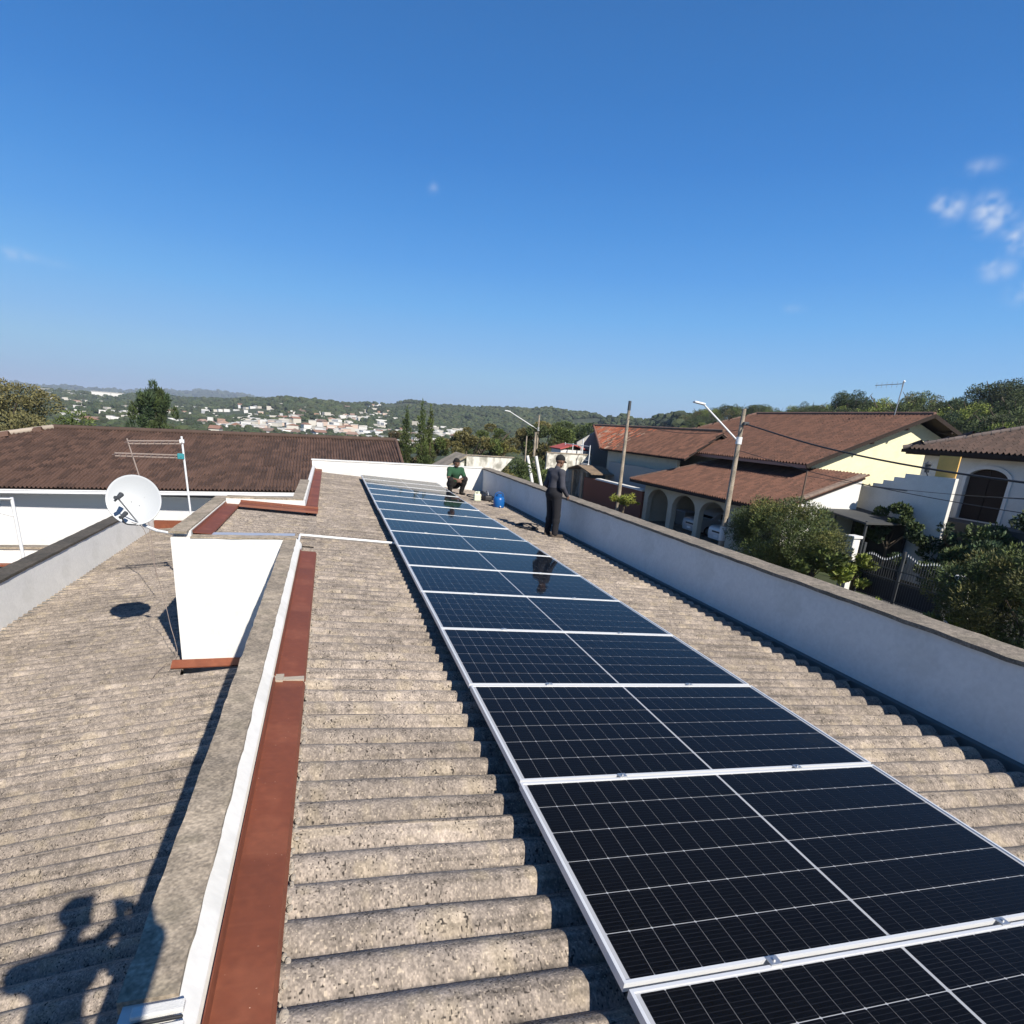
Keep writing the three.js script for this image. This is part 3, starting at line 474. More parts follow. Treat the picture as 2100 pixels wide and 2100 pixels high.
{ const w = thing('low_terrace_wall', 'low white terrace wall with a grey top beyond the left wall', 'wall', [0, 0, 0]);
  mesh('wall_body', box(-14, -6.3, -4.1, -1.95, -15.7, -15.5), M.plaster, w); mesh('coping', roughBox(-14, -6.28, -1.95, -1.9, -15.73, -15.46, 0.2, 0.006, 31), M.cap, w); mesh('flashing', box(-14, -6.3, -2.34, -2.3, -15.5, -15.3), M.red, w); }
single('terrace_floor', box(-14, -6.12, -2.5, -2.4, -15.5, 2), M.cap, 'grey terrace floor in the gap beyond the low left wall', 'terrace');
single('small_tiled_roof', join([prismX([[-18.0, -3.3], [-16.0, -2.6], [-16.0, -2.7], [-18, -3.4]], -16, -9.9)]), M.terracotta, 'small reddish tiled roof peeping past the end of the white wall', 'roof');

// ================================================================ the street's far side
const clay = (a) => (rg, u, v) => { const q = 0.7 + rg() * 0.55; return [a[0] * q, a[1] * q, a[2] * q]; };
{ // carport with three arches
  const t = thing('arched_carport', 'cream carport with three arches and a brown tile roof across the street', 'carport', [20, -4.1, -30]);
  t.position.set(0, 0, 0);
  const arch = (zc, w, spring, top) => { const p = new THREE.Path(), a = -zc - w / 2, b = -zc + w / 2; p.moveTo(a, -4.05); p.lineTo(b, -4.05); p.lineTo(b, spring); p.absellipse(-zc, spring, w / 2, top - spring, 0, Math.PI, false); p.lineTo(a, -4.05); return p; };
  const holes = [arch(-34.25, 2.66, -2.55, -1.66), arch(-31.1, 2.6, -2.55, -1.66), arch(-28.1, 2.55, -2.55, -1.66)];
  mesh('arcade_wall', prismX([[-36.1, -4.1], [-22.6, -4.1], [-22.6, -1.2], [-36.1, -1.2]], 20.0, 20.32, ST, holes), M.cream, t);
  mesh('side_wall', prismZ([[20.0, -4.1], [24.2, -4.1], [24.2, 0.45], [20.0, -1.15]], -22.65, -22.4), M.plaster, t);
  mesh('side_wall', prismZ([[20.3, -4.1], [24, -4.1], [24, 0.3], [20.3, -1.2]], -36.1, -35.9), M.cream, t);
  mesh('back_wall', box(24, 24.2, -4.1, 0.3, -36, -22.7), M.cream, t);
  mesh('floor', box(20.35, 24, -4.12, -4.0, -35.9, -22.7), M.capGrey, t);
  const r = part('roof', t);
  const at = tiledRoof(r, [19.35, -1.32, -37.2], [0, 0, 1], [1, 0.365, 0], [[0, 0], [14.9, 0], [14.9, 5.2], [3.4, 5.2]], 0.22, 0.36, clay([0.15, 0.066, 0.042]), 15, 290);
  ridgeTiles(r, at(14.85, 0, 0.09).toArray(), at(14.85, 5.2, 0.09).toArray(), 0.11, [0.27, 0.2, 0.16], 0.3); ridgeTiles(r, at(14.6, 0, 0.07).toArray(), at(14.6, 5.2, 0.07).toArray(), 0.1, [0.25, 0.17, 0.13], 0.3);
  ridgeTiles(r, at(0, 0, 0.06).toArray(), at(3.4, 5.2, 0.06).toArray(), 0.11, [0.2, 0.12, 0.09]);
  mesh('fascia', box(19.3, 19.36, -1.46, -1.3, -37.2, -22.3), M.wood, t);
}
function parkedCar(label, pos, turn, paint) {
  const t = thing('parked_car', label, 'car', pos, turn, 'cars parked under the arches');
  const side = [[-1.95, 0.32], [-1.98, 0.62], [-1.85, 0.86], [-1.0, 0.98], [-0.35, 1.42], [0.9, 1.46], [1.6, 1.0], [1.95, 0.92], [1.98, 0.4], [1.9, 0.3]];
  const sh = new THREE.Shape(); sh.moveTo(...side[0]); sh.splineThru(side.slice(1).map((p) => new THREE.Vector2(...p))); sh.lineTo(...side[0]);
  const g = new THREE.ExtrudeGeometry(sh, { depth: 1.5, bevelEnabled: true, bevelSize: 0.09, bevelThickness: 0.1, bevelSegments: 3 }); g.translate(0, 0, -0.75);
  const pp = g.attributes.position; for (let i = 0; i < pp.count; i++) { const y = pp.getY(i); if (y > 0.95) pp.setZ(i, pp.getZ(i) * (1 - (y - 0.95) * 0.28)); } g.computeVertexNormals();
  mesh('body', g, new THREE.MeshPhysicalMaterial({ color: paint, roughness: 0.35, clearcoat: 1, clearcoatRoughness: 0.08 }), t);
  const gl = new THREE.MeshPhysicalMaterial({ color: lin(0.015, 0.018, 0.02), roughness: 0.05 });
  { const w = new THREE.PlaneGeometry(0.72, 1.3); w.rotateX(-Math.PI / 2); const m = mesh('windscreen', new THREE.BoxGeometry(0.8, 0.01, 1.32).rotateZ(0.6).translate(-0.72, 1.27, 0), gl, t); }
  for (const s of [-1, 1]) { mesh('side_window', new THREE.BoxGeometry(1.35, 0.3, 0.02).rotateX(-s * 0.24).translate(0.25, 1.2, s * 0.79), gl, t); mesh('headlight', new THREE.SphereGeometry(0.13, 12, 8).scale(0.5, 0.6, 1.1).translate(-1.92, 0.74, s * 0.6), M.white, t); mesh('mirror', new THREE.SphereGeometry(0.09, 8, 6).scale(0.7, 0.7, 1).translate(-0.6, 1.02, s * 0.92), M.white, t);
    for (const x of [-1.25, 1.25]) { const w = mesh('wheel', new THREE.CylinderGeometry(0.31, 0.31, 0.2, 20).rotateX(Math.PI / 2).translate(x, 0.31, s * 0.76), M.rubber, t); mesh('rim', new THREE.CylinderGeometry(0.19, 0.19, 0.21, 12).rotateX(Math.PI / 2).translate(x, 0.31, s * 0.765), M.greyMetal, w); } }
  mesh('grille', new RoundedBoxGeometry(0.08, 0.22, 0.9, 2, 0.03).translate(-2.03, 0.62, 0), M.rubber, t);
  mesh('number_plate', new THREE.BoxGeometry(0.015, 0.12, 0.4).translate(-2.08, 0.42, 0), M.white, t);
  return t;
}
parkedCar('silver car parked under the middle arch of the carport', [22.6, -4.0, -31.0], 0, lin(0.42, 0.43, 0.44));
parkedCar('white car with dark grille parked under the arch behind the nearest pole', [22.4, -4.0, -27.9], 0, lin(0.68, 0.68, 0.68));
{ const t = thing('storage_crate', 'grey box standing inside the leftmost arch of the carport', 'crate', [22.5, -4.0, -34.6]); mesh('crate_body', new RoundedBoxGeometry(0.8, 0.9, 1.1, 2, 0.03).translate(0, 0.45, 0), M.greyMetal, t); mesh('lid', new RoundedBoxGeometry(0.86, 0.08, 1.16, 2, 0.03).translate(0, 0.94, 0), M.bluetin, t); }
{ // the big gabled house behind it
  const t = thing('gabled_house', 'big house with brown gable roof and pale yellow end wall across the street', 'house', [0, 0, 0]);
  mesh('gable_wall', prismZ([[24.3, -4], [37.5, -4], [37.5, 1.1], [31, 3.45], [24.3, 1.0]], -26.3, -26.0), M.yellow, t);
  mesh('front_wall', box(24.3, 24.5, -4, 0.95, -46, -26.3), M.cream, t);
  mesh('rear_wall', box(37.3, 37.5, -4, 1.0, -46, -26.3), M.cream, t);
  mesh('end_wall', box(24.5, 37.3, -4, 1.0, -46, -45.8), M.cream, t);
  const r = part('roof', t), s = 0.388;
  const at = tiledRoof(r, [23.15, 0.76, -45.5], [0, 0, 1], [1, s, 0], [[0, 0], [20.4, 0], [20.4, 8.42], [5.6, 8.42]], 0.24, 0.38, clay([0.122, 0.053, 0.034]), 25);
  tiledRoof(r, [38.85, 0.76, -25.1], [0, 0, -1], [-1, s, 0], [[0, 0], [20.4, 0], [14.8, 8.42], [0, 8.42]], 0.48, 0.76, clay([0.122, 0.053, 0.034]), 26);
  tiledRoof(r, [38.85, 0.76, -45.5], [-1, 0, 0], [0, 3.05, 5.6], [[0, 0], [15.7, 0], [7.85, 6.4]], 0.48, 0.76, clay([0.11, 0.058, 0.042]), 27);
  const R1 = at(20.4, 8.42, 0.1).toArray(), R0 = at(5.6, 8.42, 0.1).toArray();
  ridgeTiles(r, R0, R1, 0.13, [0.22, 0.12, 0.09]); ridgeTiles(r, at(0, 0, 0.08).toArray(), R0, 0.13, [0.26, 0.15, 0.11]);
  mesh('barge_board', join([bar([23.1, 0.72, -25.08], [31, 3.82, -25.08], 0.05, 0.2), bar([31, 3.82, -25.08], [38.9, 0.72, -25.08], 0.05, 0.2)]), M.wood, t);
  mesh('fascia', box(23.1, 23.16, 0.62, 0.78, -45.4, -25.1), std({ color: lin(0.4, 0.2, 0.14) }), t);
  for (const x of [27.2, 29.4, 32.6, 34.8]) mesh('purlin_end', box(x - 0.06, x + 0.06, 0.94 + (x < 31 ? x - 23.15 : 38.85 - x) * s - 0.42, 0.94 + (x < 31 ? x - 23.15 : 38.85 - x) * s - 0.3, -26.0, -25.1), M.wood, t);
}
{ // roof aerial
  const t = thing('roof_aerial', 'thin aerial on the ridge of the big brown roof', 'aerial', [30.8, 3.9, -27.5]);
  mesh('mast', rod([0, -0.3, 0], [0.12, 1.75, 0], 0.03), M.greyMetal, t);
  const b = mesh('boom', rod([0.12, 1.68, 0], [-0.75, 1.56, -1.1], 0.02), M.greyMetal, t);
  for (let i = 0; i < 6; i++) { const k = i / 5; mesh('element', rod([0.05 - 0.75 * k, 1.67 - 0.1 * k - 0.18, -1.05 * k], [0.05 - 0.75 * k, 1.67 - 0.1 * k + 0.14, -1.05 * k], 0.009, 0.009, 6), M.greyMetal, b); }
  mesh('mast_head', new THREE.SphereGeometry(0.07, 10, 8).translate(0.13, 1.8, 0), M.white, t);
}
{ // lower long house with patch of new tiles
  const t = thing('long_low_house', 'long low house with bright orange new tiles on its far roof end', 'house', [0, 0, 0]);
  const r = part('roof', t), s = 0.56, col = (rg, u) => { const f = u + (rg() - 0.5) * 7 < 8.5; const q = 0.65 + rg() * 0.7; return f ? (rg() < 0.75 ? [0.34 * q, 0.1 * q, 0.05 * q] : [0.3 * q, 0.2 * q, 0.15 * q]) : [0.14 * q, 0.062 * q, 0.04 * q]; };
  const at = tiledRoof(r, [21.7, 0.33, -56], [0, 0, 1], [1, s, 0], [[8.2, 0], [21.5, 0], [20.5, 3.95], [-1.5, 3.95]], 0.24, 0.38, (rg, u) => col(rg, u), 35);
  tiledRoof(r, [28.6, 0.33, -36], [0, 0, -1], [-1, s, 0], [[0, 0], [21, 0], [21, 3.95], [0, 3.95]], 0.48, 0.76, clay([0.115, 0.064, 0.047]), 36);
  ridgeTiles(r, at(-1.5, 3.95, 0.1).toArray(), at(20.5, 3.95, 0.1).toArray(), 0.13, [0.25, 0.15, 0.1]); ridgeTiles(r, at(8.2, 0, 0.07).toArray(), at(-1.5, 3.95, 0.07).toArray(), 0.12, [0.36, 0.16, 0.1]);
  mesh('wall', join([box(22.3, 22.5, -4, 0.45, -47.5, -36.2), box(22.5, 27.9, -4, 0.4, -47.5, -47.3), box(27.8, 28, -4, 0.4, -55, -36.3)]), M.cream, t);
  mesh('gable_wall', prismZ([[22.6, -4], [27.9, -4], [27.9, 0.6], [25.2, 2.2], [22.6, 0.6]], -55.6, -55.4), std({ color: lin(0.36, 0.36, 0.34) }), t);
}
{ // annex in front of the low house: rust wall and small roof
  const t = thing('rust_red_annex', 'low rust red annex with pale sloping top beside the arches', 'annex', [0, 0, 0]);
  mesh('wall', box(20.1, 20.35, -4.05, -2.05, -47, -36.6), M.terracotta, t);
  mesh('coping', roughBox(20.0, 20.5, -2.05, -1.93, -44.5, -36.5, 0.3, 0.012, 41), M.plaster, t);
  mesh('gate_post', box(20.0, 20.3, -4.05, -1.7, -47.5, -47.1), M.cap, t); mesh('gate_post', box(20.0, 20.3, -4.05, -1.7, -49.6, -49.2), M.cap, t);
  mesh('porch_roof', prismX([[-50.2, -1.55], [-47.8, -1.1], [-44.8, -1.6], [-44.8, -1.68], [-47.8, -1.2], [-50.2, -1.63]], 19.7, 22), std({ map: capColor, color: lin(0.55, 0.45, 0.36) }), t);
  mesh('inner_wall', box(21.8, 22.0, -4.05, -0.6, -46, -37), std({ color: lin(0.3, 0.3, 0.28) }), t);
}
{ // steps of the boundary wall in front of the yellow gable
  const t = thing('stepped_wall', 'pale boundary wall with a stepped top in front of the yellow gable', 'wall', [0, 0, 0]);
  const pts = [[-24.3, -4], [-18.4, -4], [-18.4, 0.83], [-20.85, 0.83]]; let z = -20.85, y = 0.83; for (let i = 0; i < 5; i++) { y -= 0.2; pts.push([z, y]); z -= 0.55; pts.push([z, y]); } pts.push([-24.3, y]);
  mesh('wall_body', prismX(pts, 25.0, 25.18), M.housePaint, t);
  mesh('ochre_panel', box(25.19, 25.25, 0.1, 1.75, -19.55, -18.6), M.ochre, t);
}
{ const t = thing('wall_lantern', 'dark wall lantern beside the ochre panel', 'lantern', [24.9, 0.95, -19.75]); mesh('lantern_body', new THREE.CylinderGeometry(0.13, 0.09, 0.36, 6).translate(0, 0.2, 0), M.darkMetal, t); mesh('lantern_cap', new THREE.ConeGeometry(0.19, 0.16, 6).translate(0, 0.46, 0), M.darkMetal, t); mesh('bracket', rod([0, 0.02, 0], [0.12, -0.12, 0], 0.02), M.darkMetal, t); }
{ // right hand house
  const t = thing('hip_roofed_house', 'shaded white house with arched dark doorway and hipped roof at the right edge', 'house', [0, 0, 0]);
  const p = new THREE.Path(), zc = -19.2; p.moveTo(-zc - 0.95, -1.05); p.lineTo(-zc + 0.95, -1.05); p.lineTo(-zc + 0.95, 0.8); p.absellipse(-zc, 0.8, 0.95, 0.5, 0, Math.PI, false); p.lineTo(-zc - 0.95, -1.05);
  mesh('front_wall', prismX([[-22.6, -4], [-8, -4], [-8, 1.75], [-22.6, 1.75]], 28, 28.25, ST, [p]), M.housePaint, t);
  mesh('side_wall', join([box(28.25, 40, -4, 1.75, -22.6, -22.4), box(28.25, 40, -4, 1.75, -8.2, -8)]), M.plaster, t);
  mesh('back_wall', box(39.8, 40, -4, 1.75, -22.4, -8.2), M.plaster, t);
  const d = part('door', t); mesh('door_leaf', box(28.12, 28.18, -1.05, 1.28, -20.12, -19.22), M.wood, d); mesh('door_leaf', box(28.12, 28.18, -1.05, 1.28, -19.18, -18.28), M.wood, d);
  const arcG = (r, w) => { const o = new THREE.Shape(); o.absellipse(0, 0.8, 0.95 + w, 0.5 + w, 0, Math.PI, false); o.lineTo(-0.95 - w, -1.05); o.lineTo(-0.95, -1.05); o.lineTo(-0.95, 0.8); o.absellipse(0, 0.8, 0.95, 0.5, Math.PI, 0, true); o.lineTo(0.95, -1.05); o.lineTo(0.95 + w, -1.05); return o; };
  { const g = new THREE.ExtrudeGeometry(arcG(0, 0.16), { depth: 0.07, bevelEnabled: false, curveSegments: 20 }); g.rotateY(Math.PI / 2); g.translate(27.93, 0, -19.2); mesh('door_surround', triUV(g), M.plaster, t); }
  const rr = part('roof', t);
  const at = tiledRoof(rr, [27.35, 1.93, -23.35], [0, 0, 1], [1, 0.4, 0], [[0, 0], [16, 0], [8, 7.6]], 0.24, 0.38, clay([0.085, 0.05, 0.04]), 45, 0);
  tiledRoof(rr, [43.3, 1.93, -23.35], [-1, 0, 0], [0, 0.4, 1], [[0, 0], [16, 0], [8, 8.1]], 0.48, 0.76, clay([0.085, 0.05, 0.04]), 46);
  ridgeTiles(rr, at(0, 0, 0.08).toArray(), at(8, 7.6, 0.1).toArray(), 0.13, [0.26, 0.2, 0.17]);
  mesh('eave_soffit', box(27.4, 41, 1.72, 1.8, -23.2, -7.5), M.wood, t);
  mesh('eave_fascia', join([box(27.3, 27.36, 1.8, 1.96, -23.4, -7.5), box(27.36, 41, 1.8, 1.96, -23.44, -23.38)]), M.wood, t);
  const terr = mesh('terrace', box(26.4, 28, -4, -1.1, -21.3, -12), std({ color: lin(0.09, 0.085, 0.08) }), t);
  for (let i = 0; i < 12; i++) mesh('baluster', rod([26.5, -1.1, -21.2 + i * 0.1], [26.5, -0.35, -21.2 + i * 0.1], 0.014, 0.014, 6), M.whiteMetal, t);
  mesh('handrail', join([rod([26.5, -0.34, -21.25], [26.5, -0.34, -20.05], 0.025)]), M.whiteMetal, t);
}
{ const t = thing('garden_shed', 'low dark shed roof between the hedge and the stepped wall', 'shed', [0, 0, 0]); mesh('roof', prismX([[-23.6, -1.0], [-19.6, -1.35], [-19.6, -1.43], [-23.6, -1.08]], 22.0, 24.9), std({ color: lin(0.045, 0.047, 0.047) }), t); mesh('wall', join([box(22.3, 22.4, -4, -1.35, -23.4, -22.8), box(24.6, 24.8, -4, -1.3, -23.4, -19.8)]), M.darkIn, t); for (const z of [-19.75, -21.6]) mesh('post', rod([22.2, -4, z], [22.2, -1.3, z], 0.06), M.darkMetal, t); }
single('rail_wire', tube([[24.9, 0.15, -24.5], [24.9, 0.05, -21], [27.9, 0.4, -14]], 0.02, 20, 5), M.darkMetal, 'thin dark wire strung in front of the stepped wall', 'wire');

// gate, pillars
function pillar(label, z, top) { const t = thing('gate_pillar', label, 'pillar', [20.0, -4.0, z], 0, 'white gate pillars'); mesh('shaft', new RoundedBoxGeometry(0.36, top + 4, 0.36, 2, 0.02).translate(0, (top + 4) / 2, 0), M.plaster, t); mesh('pillar_cap', new RoundedBoxGeometry(0.48, 0.12, 0.48, 2, 0.03).translate(0, top + 4.06, 0), M.plaster, t); return t; }
pillar('white pillar between the bushes at the left end of the iron gate', -18.2, -1.8); pillar('white pillar half hidden behind leaves right of the iron gate', -13.3, -2.3);
{
  const t = thing('iron_gate', 'black double iron gate with spear tips and a wavy top', 'gate', [20, -4.0, -15.75]);
  const yTop = (z) => 1.92 - 0.34 * Math.pow(Math.abs(z - 0.75) / 1.6, 2) * (z > 0.75 ? 1.8 : 0.45) + 0.12 * Math.cos(z * 4.2);
  for (const z of [-1.85, 0.0, 1.85]) mesh('gate_post', box(-0.05, 0.05, 0, 2.15 + (z === 1.85 ? -0.35 : 0), z - 0.045, z + 0.045), M.darkMetal, t);
  for (let i = 0; i < 34; i++) { const z = -1.75 + i * 3.5 / 33; if (Math.abs(z) < 0.06) continue; const b = mesh('bar', rod([0, 0.08, z], [0, yTop(z), z], 0.012, 0.012, 6), M.darkMetal, t); mesh('spear_tip', new THREE.ConeGeometry(0.03, 0.11, 6).translate(0, yTop(z) + 0.05, z), M.greyMetal, b); }
  for (const y of [0.15, 0.95, 1.35]) mesh('rail', join([box(-0.015, 0.015, y, y + 0.04, -1.8, -0.06), box(-0.015, 0.015, y, y + 0.04, 0.06, 1.8)]), M.darkMetal, t);
  mesh('kick_plate', join([box(-0.008, 0.008, 0.12, 0.9, -1.76, -0.08), box(-0.008, 0.008, 0.12, 0.9, 0.08, 1.76)]), M.darkIn, t);
}
// ---------------- poles, lamps, wires
function pole(name, label, x, z, top, r, mat, lampArm, patch) {
  const t = thing(name, label, lampArm ? 'street lamp' : 'pole', [x, -4.0, z], 0, 'poles along the street');
  const h = top + 4; mesh('shaft', triUV(new THREE.CylinderGeometry(r * 0.62, r, h, 12).translate(0, h / 2, 0)), mat, t);
  if (lampArm) {
    const [dx, dy, dz, y0] = lampArm; mesh('lamp_arm', join([rod([0, y0 + 4, 0], [dx, y0 + 4 + dy, dz], 0.05, 0.04), rod([0, y0 + 3.9, 0], [-0.0, y0 + 4.25, 0], r * 0.95, r * 0.95, 12)]), M.whiteMetal, t);
    const L = mesh('lamp_head', new RoundedBoxGeometry(0.62, 0.1, 0.24, 3, 0.045).translate(0, 0, 0), M.whiteMetal, t); L.position.set(dx - 0.24, y0 + 4 + dy + 0.03, dz); L.rotation.z = -0.12;
  }
  if (patch) mesh('white_plate', new THREE.CylinderGeometry(r * 1.12, r * 1.12, 0.75, 12, 1, true, 0, Math.PI * 2).translate(0, patch, 0), M.plaster, t);
  return t;
}
{ const t = pole('street_lamp', 'tall weathered concrete lamp pole standing by the right arch of the carport', 18.9, -25.35, 3.3, 0.16, M.poleM, [-2.36, 1.65, 0, 1.7], 1.05); mesh('cable_clamp', new RoundedBoxGeometry(0.3, 0.16, 0.3, 1, 0.03).translate(0.12, 6.6, 0.1), M.darkMetal, t); }
pole('utility_pole', 'slim concrete pole behind the rust red annex with a dark top', 18.5, -37, 3.4, 0.15, M.poleM); { const t = scene.children[scene.children.length - 1]; mesh('dark_sleeve', new THREE.CylinderGeometry(0.1, 0.11, 0.6, 10).translate(0, 7.55, 0), M.darkMetal, t); }
pole('wooden_post', 'thin dark post in front of the carport roof edge', 20.6, -22.2, 0.62, 0.06, M.poleDark);
pole('street_lamp', 'far thin lamp pole at the end of the street with a long arm', 20, -60, 3.0, 0.13, M.poleM, [-3.2, 1.6, 0, 1.5]);
pole('utility_pole', 'short pale pole beside the far lamp pole', 18.4, -56, 1.3, 0.16, M.poleM);
pole('utility_pole', 'second thin pale pole near the far lamp', 17.2, -55, 0.9, 0.09, M.poleM);
pole('fence_post', 'white post rising in front of the grey gable end', 22.0, -52.5, 1.0, 0.09, M.whiteMetal);
for (const [a, b, sag, r, l] of [[[19.0, 2.6, -25.3], [18.9, 2.6, 6], 1.5, 0.035, 'thick dark overhead cable running right from the near lamp pole'], [[18.95, 1.3, -25.3], [18.9, 1.6, 6], 1.2, 0.014, 'thin lower overhead wire crossing the yellow gable'], [[18.9, 2.3, -25.4], [18.5, 2.7, -37], 0.5, 0.014, 'thin overhead wire between the two concrete poles'], [[20.6, 0.4, -22.2], [28, 0.6, -14], 0.3, 0.012, 'fine wire from the dark post to the house at the right edge']])
  single('overhead_wire', tube([0, 0.17, 0.33, 0.5, 0.67, 0.83, 1].map((t) => [lerp(a[0], b[0], t), lerp(a[1], b[1], t) - sag * 4 * t * (1 - t), lerp(a[2], b[2], t)]), r, 40, 5), M.rubber, l, 'wire');
// ---------------- walls at the far end of the street
{ const t = thing('stained_wall', 'stained white wall beyond the end wall of the roof', 'wall', [0, 0, 0]); mesh('wall_body', prismZ([[5.75, -4.1], [7.3, -4.1], [7.3, -0.9], [8.2, 0.12], [5.75, 0.12]], -29.2, -29.0, 1 / 3), M.dirty, t); mesh('coping', box(5.75, 8.25, 0.121, 0.16, -29.25, -28.95), M.cap, t); }
{ const t = thing('grey_gable_shed', 'grey roofed shed beside the stained white wall', 'shed', [0, 0, 0]); mesh('roof', prismZ([[3.9, -0.85], [5.7, 0.16], [5.7, 0.06], [3.9, -0.95]], -31.5, -28.6), std({ map: capColor, color: lin(0.75, 0.72, 0.66) }), t); mesh('wall', prismZ([[4.0, -4.1], [5.6, -4.1], [5.6, 0.0], [4.0, -0.92]], -31.4, -28.8), M.dirty, t); }
{ const t = thing('mottled_wall', 'mottled white garden wall behind the poles at the street end', 'wall', [0, 0, 0]); mesh('wall_body', box(17.6, 21.9, -4.1, -0.35, -50.2, -50.0, 1 / 3.3), M.dirty, t); mesh('coping', box(17.55, 21.95, -0.35, -0.27, -50.25, -49.95), M.cap, t); }
{ const t = thing('red_roofed_hut', 'small hut with a red roof behind the mottled wall', 'hut', [0, 0, 0]); mesh('roof', prismZ([[19.9, 0.0], [21.4, 0.45], [22.9, 0.0], [22.8, -0.1], [21.4, 0.33], [20.0, -0.1]], -56, -53), std({ color: lin(0.35, 0.07, 0.06) }), t); mesh('wall', box(20.1, 22.7, -4.1, -0.1, -55.8, -53.2), M.plaster, t); }
for (const [x, l] of [[13.4, 'left leaning white stake beside the street'], [14.1, 'right leaning white stake beside the street']]) single('white_stake', rod([x + 1.1, -4, -43], [x + 0.3, -0.4, -43.6], 0.13, 0.12), M.plaster, l, 'stake', 'leaning white stakes');
{ const t = thing('chain_fence', 'pale fence panel of posts and rails below the grey gable end', 'fence', [21.0, -4.05, -51.5]); for (let i = 0; i < 4; i++) mesh('post', rod([0, 0, -3 + i * 2], [0, 4.6, -3 + i * 2], 0.04), M.whiteMetal, t); for (const y of [3.3, 4.5]) mesh('rail', rod([0, y, -3], [0, y, 3], 0.025), M.whiteMetal, t); mesh('base_wall', box(-0.1, 0.1, 0, 3.0, -3.1, 3.1), M.plaster, t); }

// ================================================================ plants
// a cloud of folded leaves round clump centres; colours vary leaf by leaf
function foliage(seed, clumps, n, size, aspect, cols, up = 0.3, spread = 1) {
  const rg = rngOf(seed), P = [], N = [], C = [], gs = () => (rg() + rg() + rg() - 1.5) / 0.87, A = new THREE.Vector3(), B = new THREE.Vector3(), D = new THREE.Vector3(), Q = new THREE.Vector3();
  const W = clumps.map((c) => c[3] * c[4] + c[4] * c[5] + c[3] * c[5]), tot = W.reduce((a, b) => a + b, 0);
  clumps.forEach((c, ci) => {
    const m = Math.max(8, Math.round(n * W[ci] / tot)), ct = cols[Math.floor(rg() * cols.length)], kc = 0.8 + rg() * 0.4;
    for (let i = 0; i < m; i++) {
      D.set(gs(), gs(), gs()).normalize(); const rr = 1 - 0.45 * Math.pow(rg(), 2) + (rg() - 0.5) * 0.18 * spread;
      Q.set(c[0] + D.x * c[3] * rr, c[1] + D.y * c[4] * rr, c[2] + D.z * c[5] * rr);
      B.set(D.x + gs() * 0.7, D.y * 0.6 + up + gs() * 0.6, D.z + gs() * 0.7).normalize(); A.set(gs(), gs(), gs()).cross(B).normalize();
      const l = size * (0.6 + rg() * 0.8), w = l * aspect, nx = new THREE.Vector3().crossVectors(A, B);
      const p0 = Q.clone().addScaledVector(B, -l / 2), p1 = Q.clone().addScaledVector(A, w / 2).addScaledVector(nx, w * 0.16), p2 = Q.clone().addScaledVector(B, l / 2), p3 = Q.clone().addScaledVector(A, -w / 2).addScaledVector(nx, w * 0.16);
      const q = kc * (0.6 + rg() * 0.8), col = [ct[0] * q, ct[1] * q, ct[2] * q];
      for (const v of [p0, p1, p2, p0, p2, p3]) { P.push(v.x, v.y, v.z); C.push(...col); }
      const n1 = p1.clone().sub(p0).cross(p2.clone().sub(p0)).normalize(), n2 = p2.clone().sub(p0).cross(p3.clone().sub(p0)).normalize(); for (let k = 0; k < 3; k++) N.push(n1.x, n1.y, n1.z); for (let k = 0; k < 3; k++) N.push(n2.x, n2.y, n2.z);
    }
  });
  const g = new THREE.BufferGeometry(); g.setAttribute('position', new THREE.Float32BufferAttribute(P, 3)); g.setAttribute('normal', new THREE.Float32BufferAttribute(N, 3)); g.setAttribute('color', new THREE.Float32BufferAttribute(C, 3)); return g;
}
function clumpsIn(seed, k, cx, cy, cz, rx, ry, rz, r0, r1) { const rg = rngOf(seed), o = []; for (let i = 0; i < k; i++) { const a = rg() * 6.283, u = rg() * 2 - 1, s = Math.sqrt(1 - u * u), q = 0.35 + 0.65 * Math.cbrt(rg()), r = lerp(r0, r1, rg()); o.push([cx + Math.cos(a) * s * rx * q, cy + u * ry * q, cz + Math.sin(a) * s * rz * q, r * (0.8 + rg() * 0.5), r * (0.6 + rg() * 0.4), r * (0.8 + rg() * 0.5)]); } return o; }
function trunkGeo(h, r, seed, limbs = 4) { const rg = rngOf(seed), gs = [rod([0, 0, 0], [(rg() - 0.5) * 0.3 * r * 4, h * 0.6, (rg() - 0.5) * r], r, r * 0.7, 8)]; for (let i = 0; i < limbs; i++) { const a = i / limbs * 6.28 + rg(), l = h * (0.35 + rg() * 0.25); gs.push(rod([0, h * (0.45 + rg() * 0.15), 0], [Math.cos(a) * l * 0.7, h * 0.55 + l * 0.8, Math.sin(a) * l * 0.7], r * 0.55, r * 0.2, 6)); } return join(gs); }
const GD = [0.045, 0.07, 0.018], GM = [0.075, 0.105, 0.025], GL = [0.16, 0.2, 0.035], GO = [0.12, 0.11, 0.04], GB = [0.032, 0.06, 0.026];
function bush(name, label, cat, pos, r, n, size, asp, cols, seed, k, group, turn = 0) { const t = thing(name, label, cat, pos, turn, group); mesh('foliage', foliage(seed, clumpsIn(seed, k, 0, r[1], 0, r[0], r[1], r[2], Math.min(...r) * 0.3, Math.min(...r) * 0.52), n, size, asp, cols, 0.5), M.leaf, t); mesh('stems', trunkGeo(r[1] * 1.2, 0.06, seed, 6), M.bark, t); return t; }
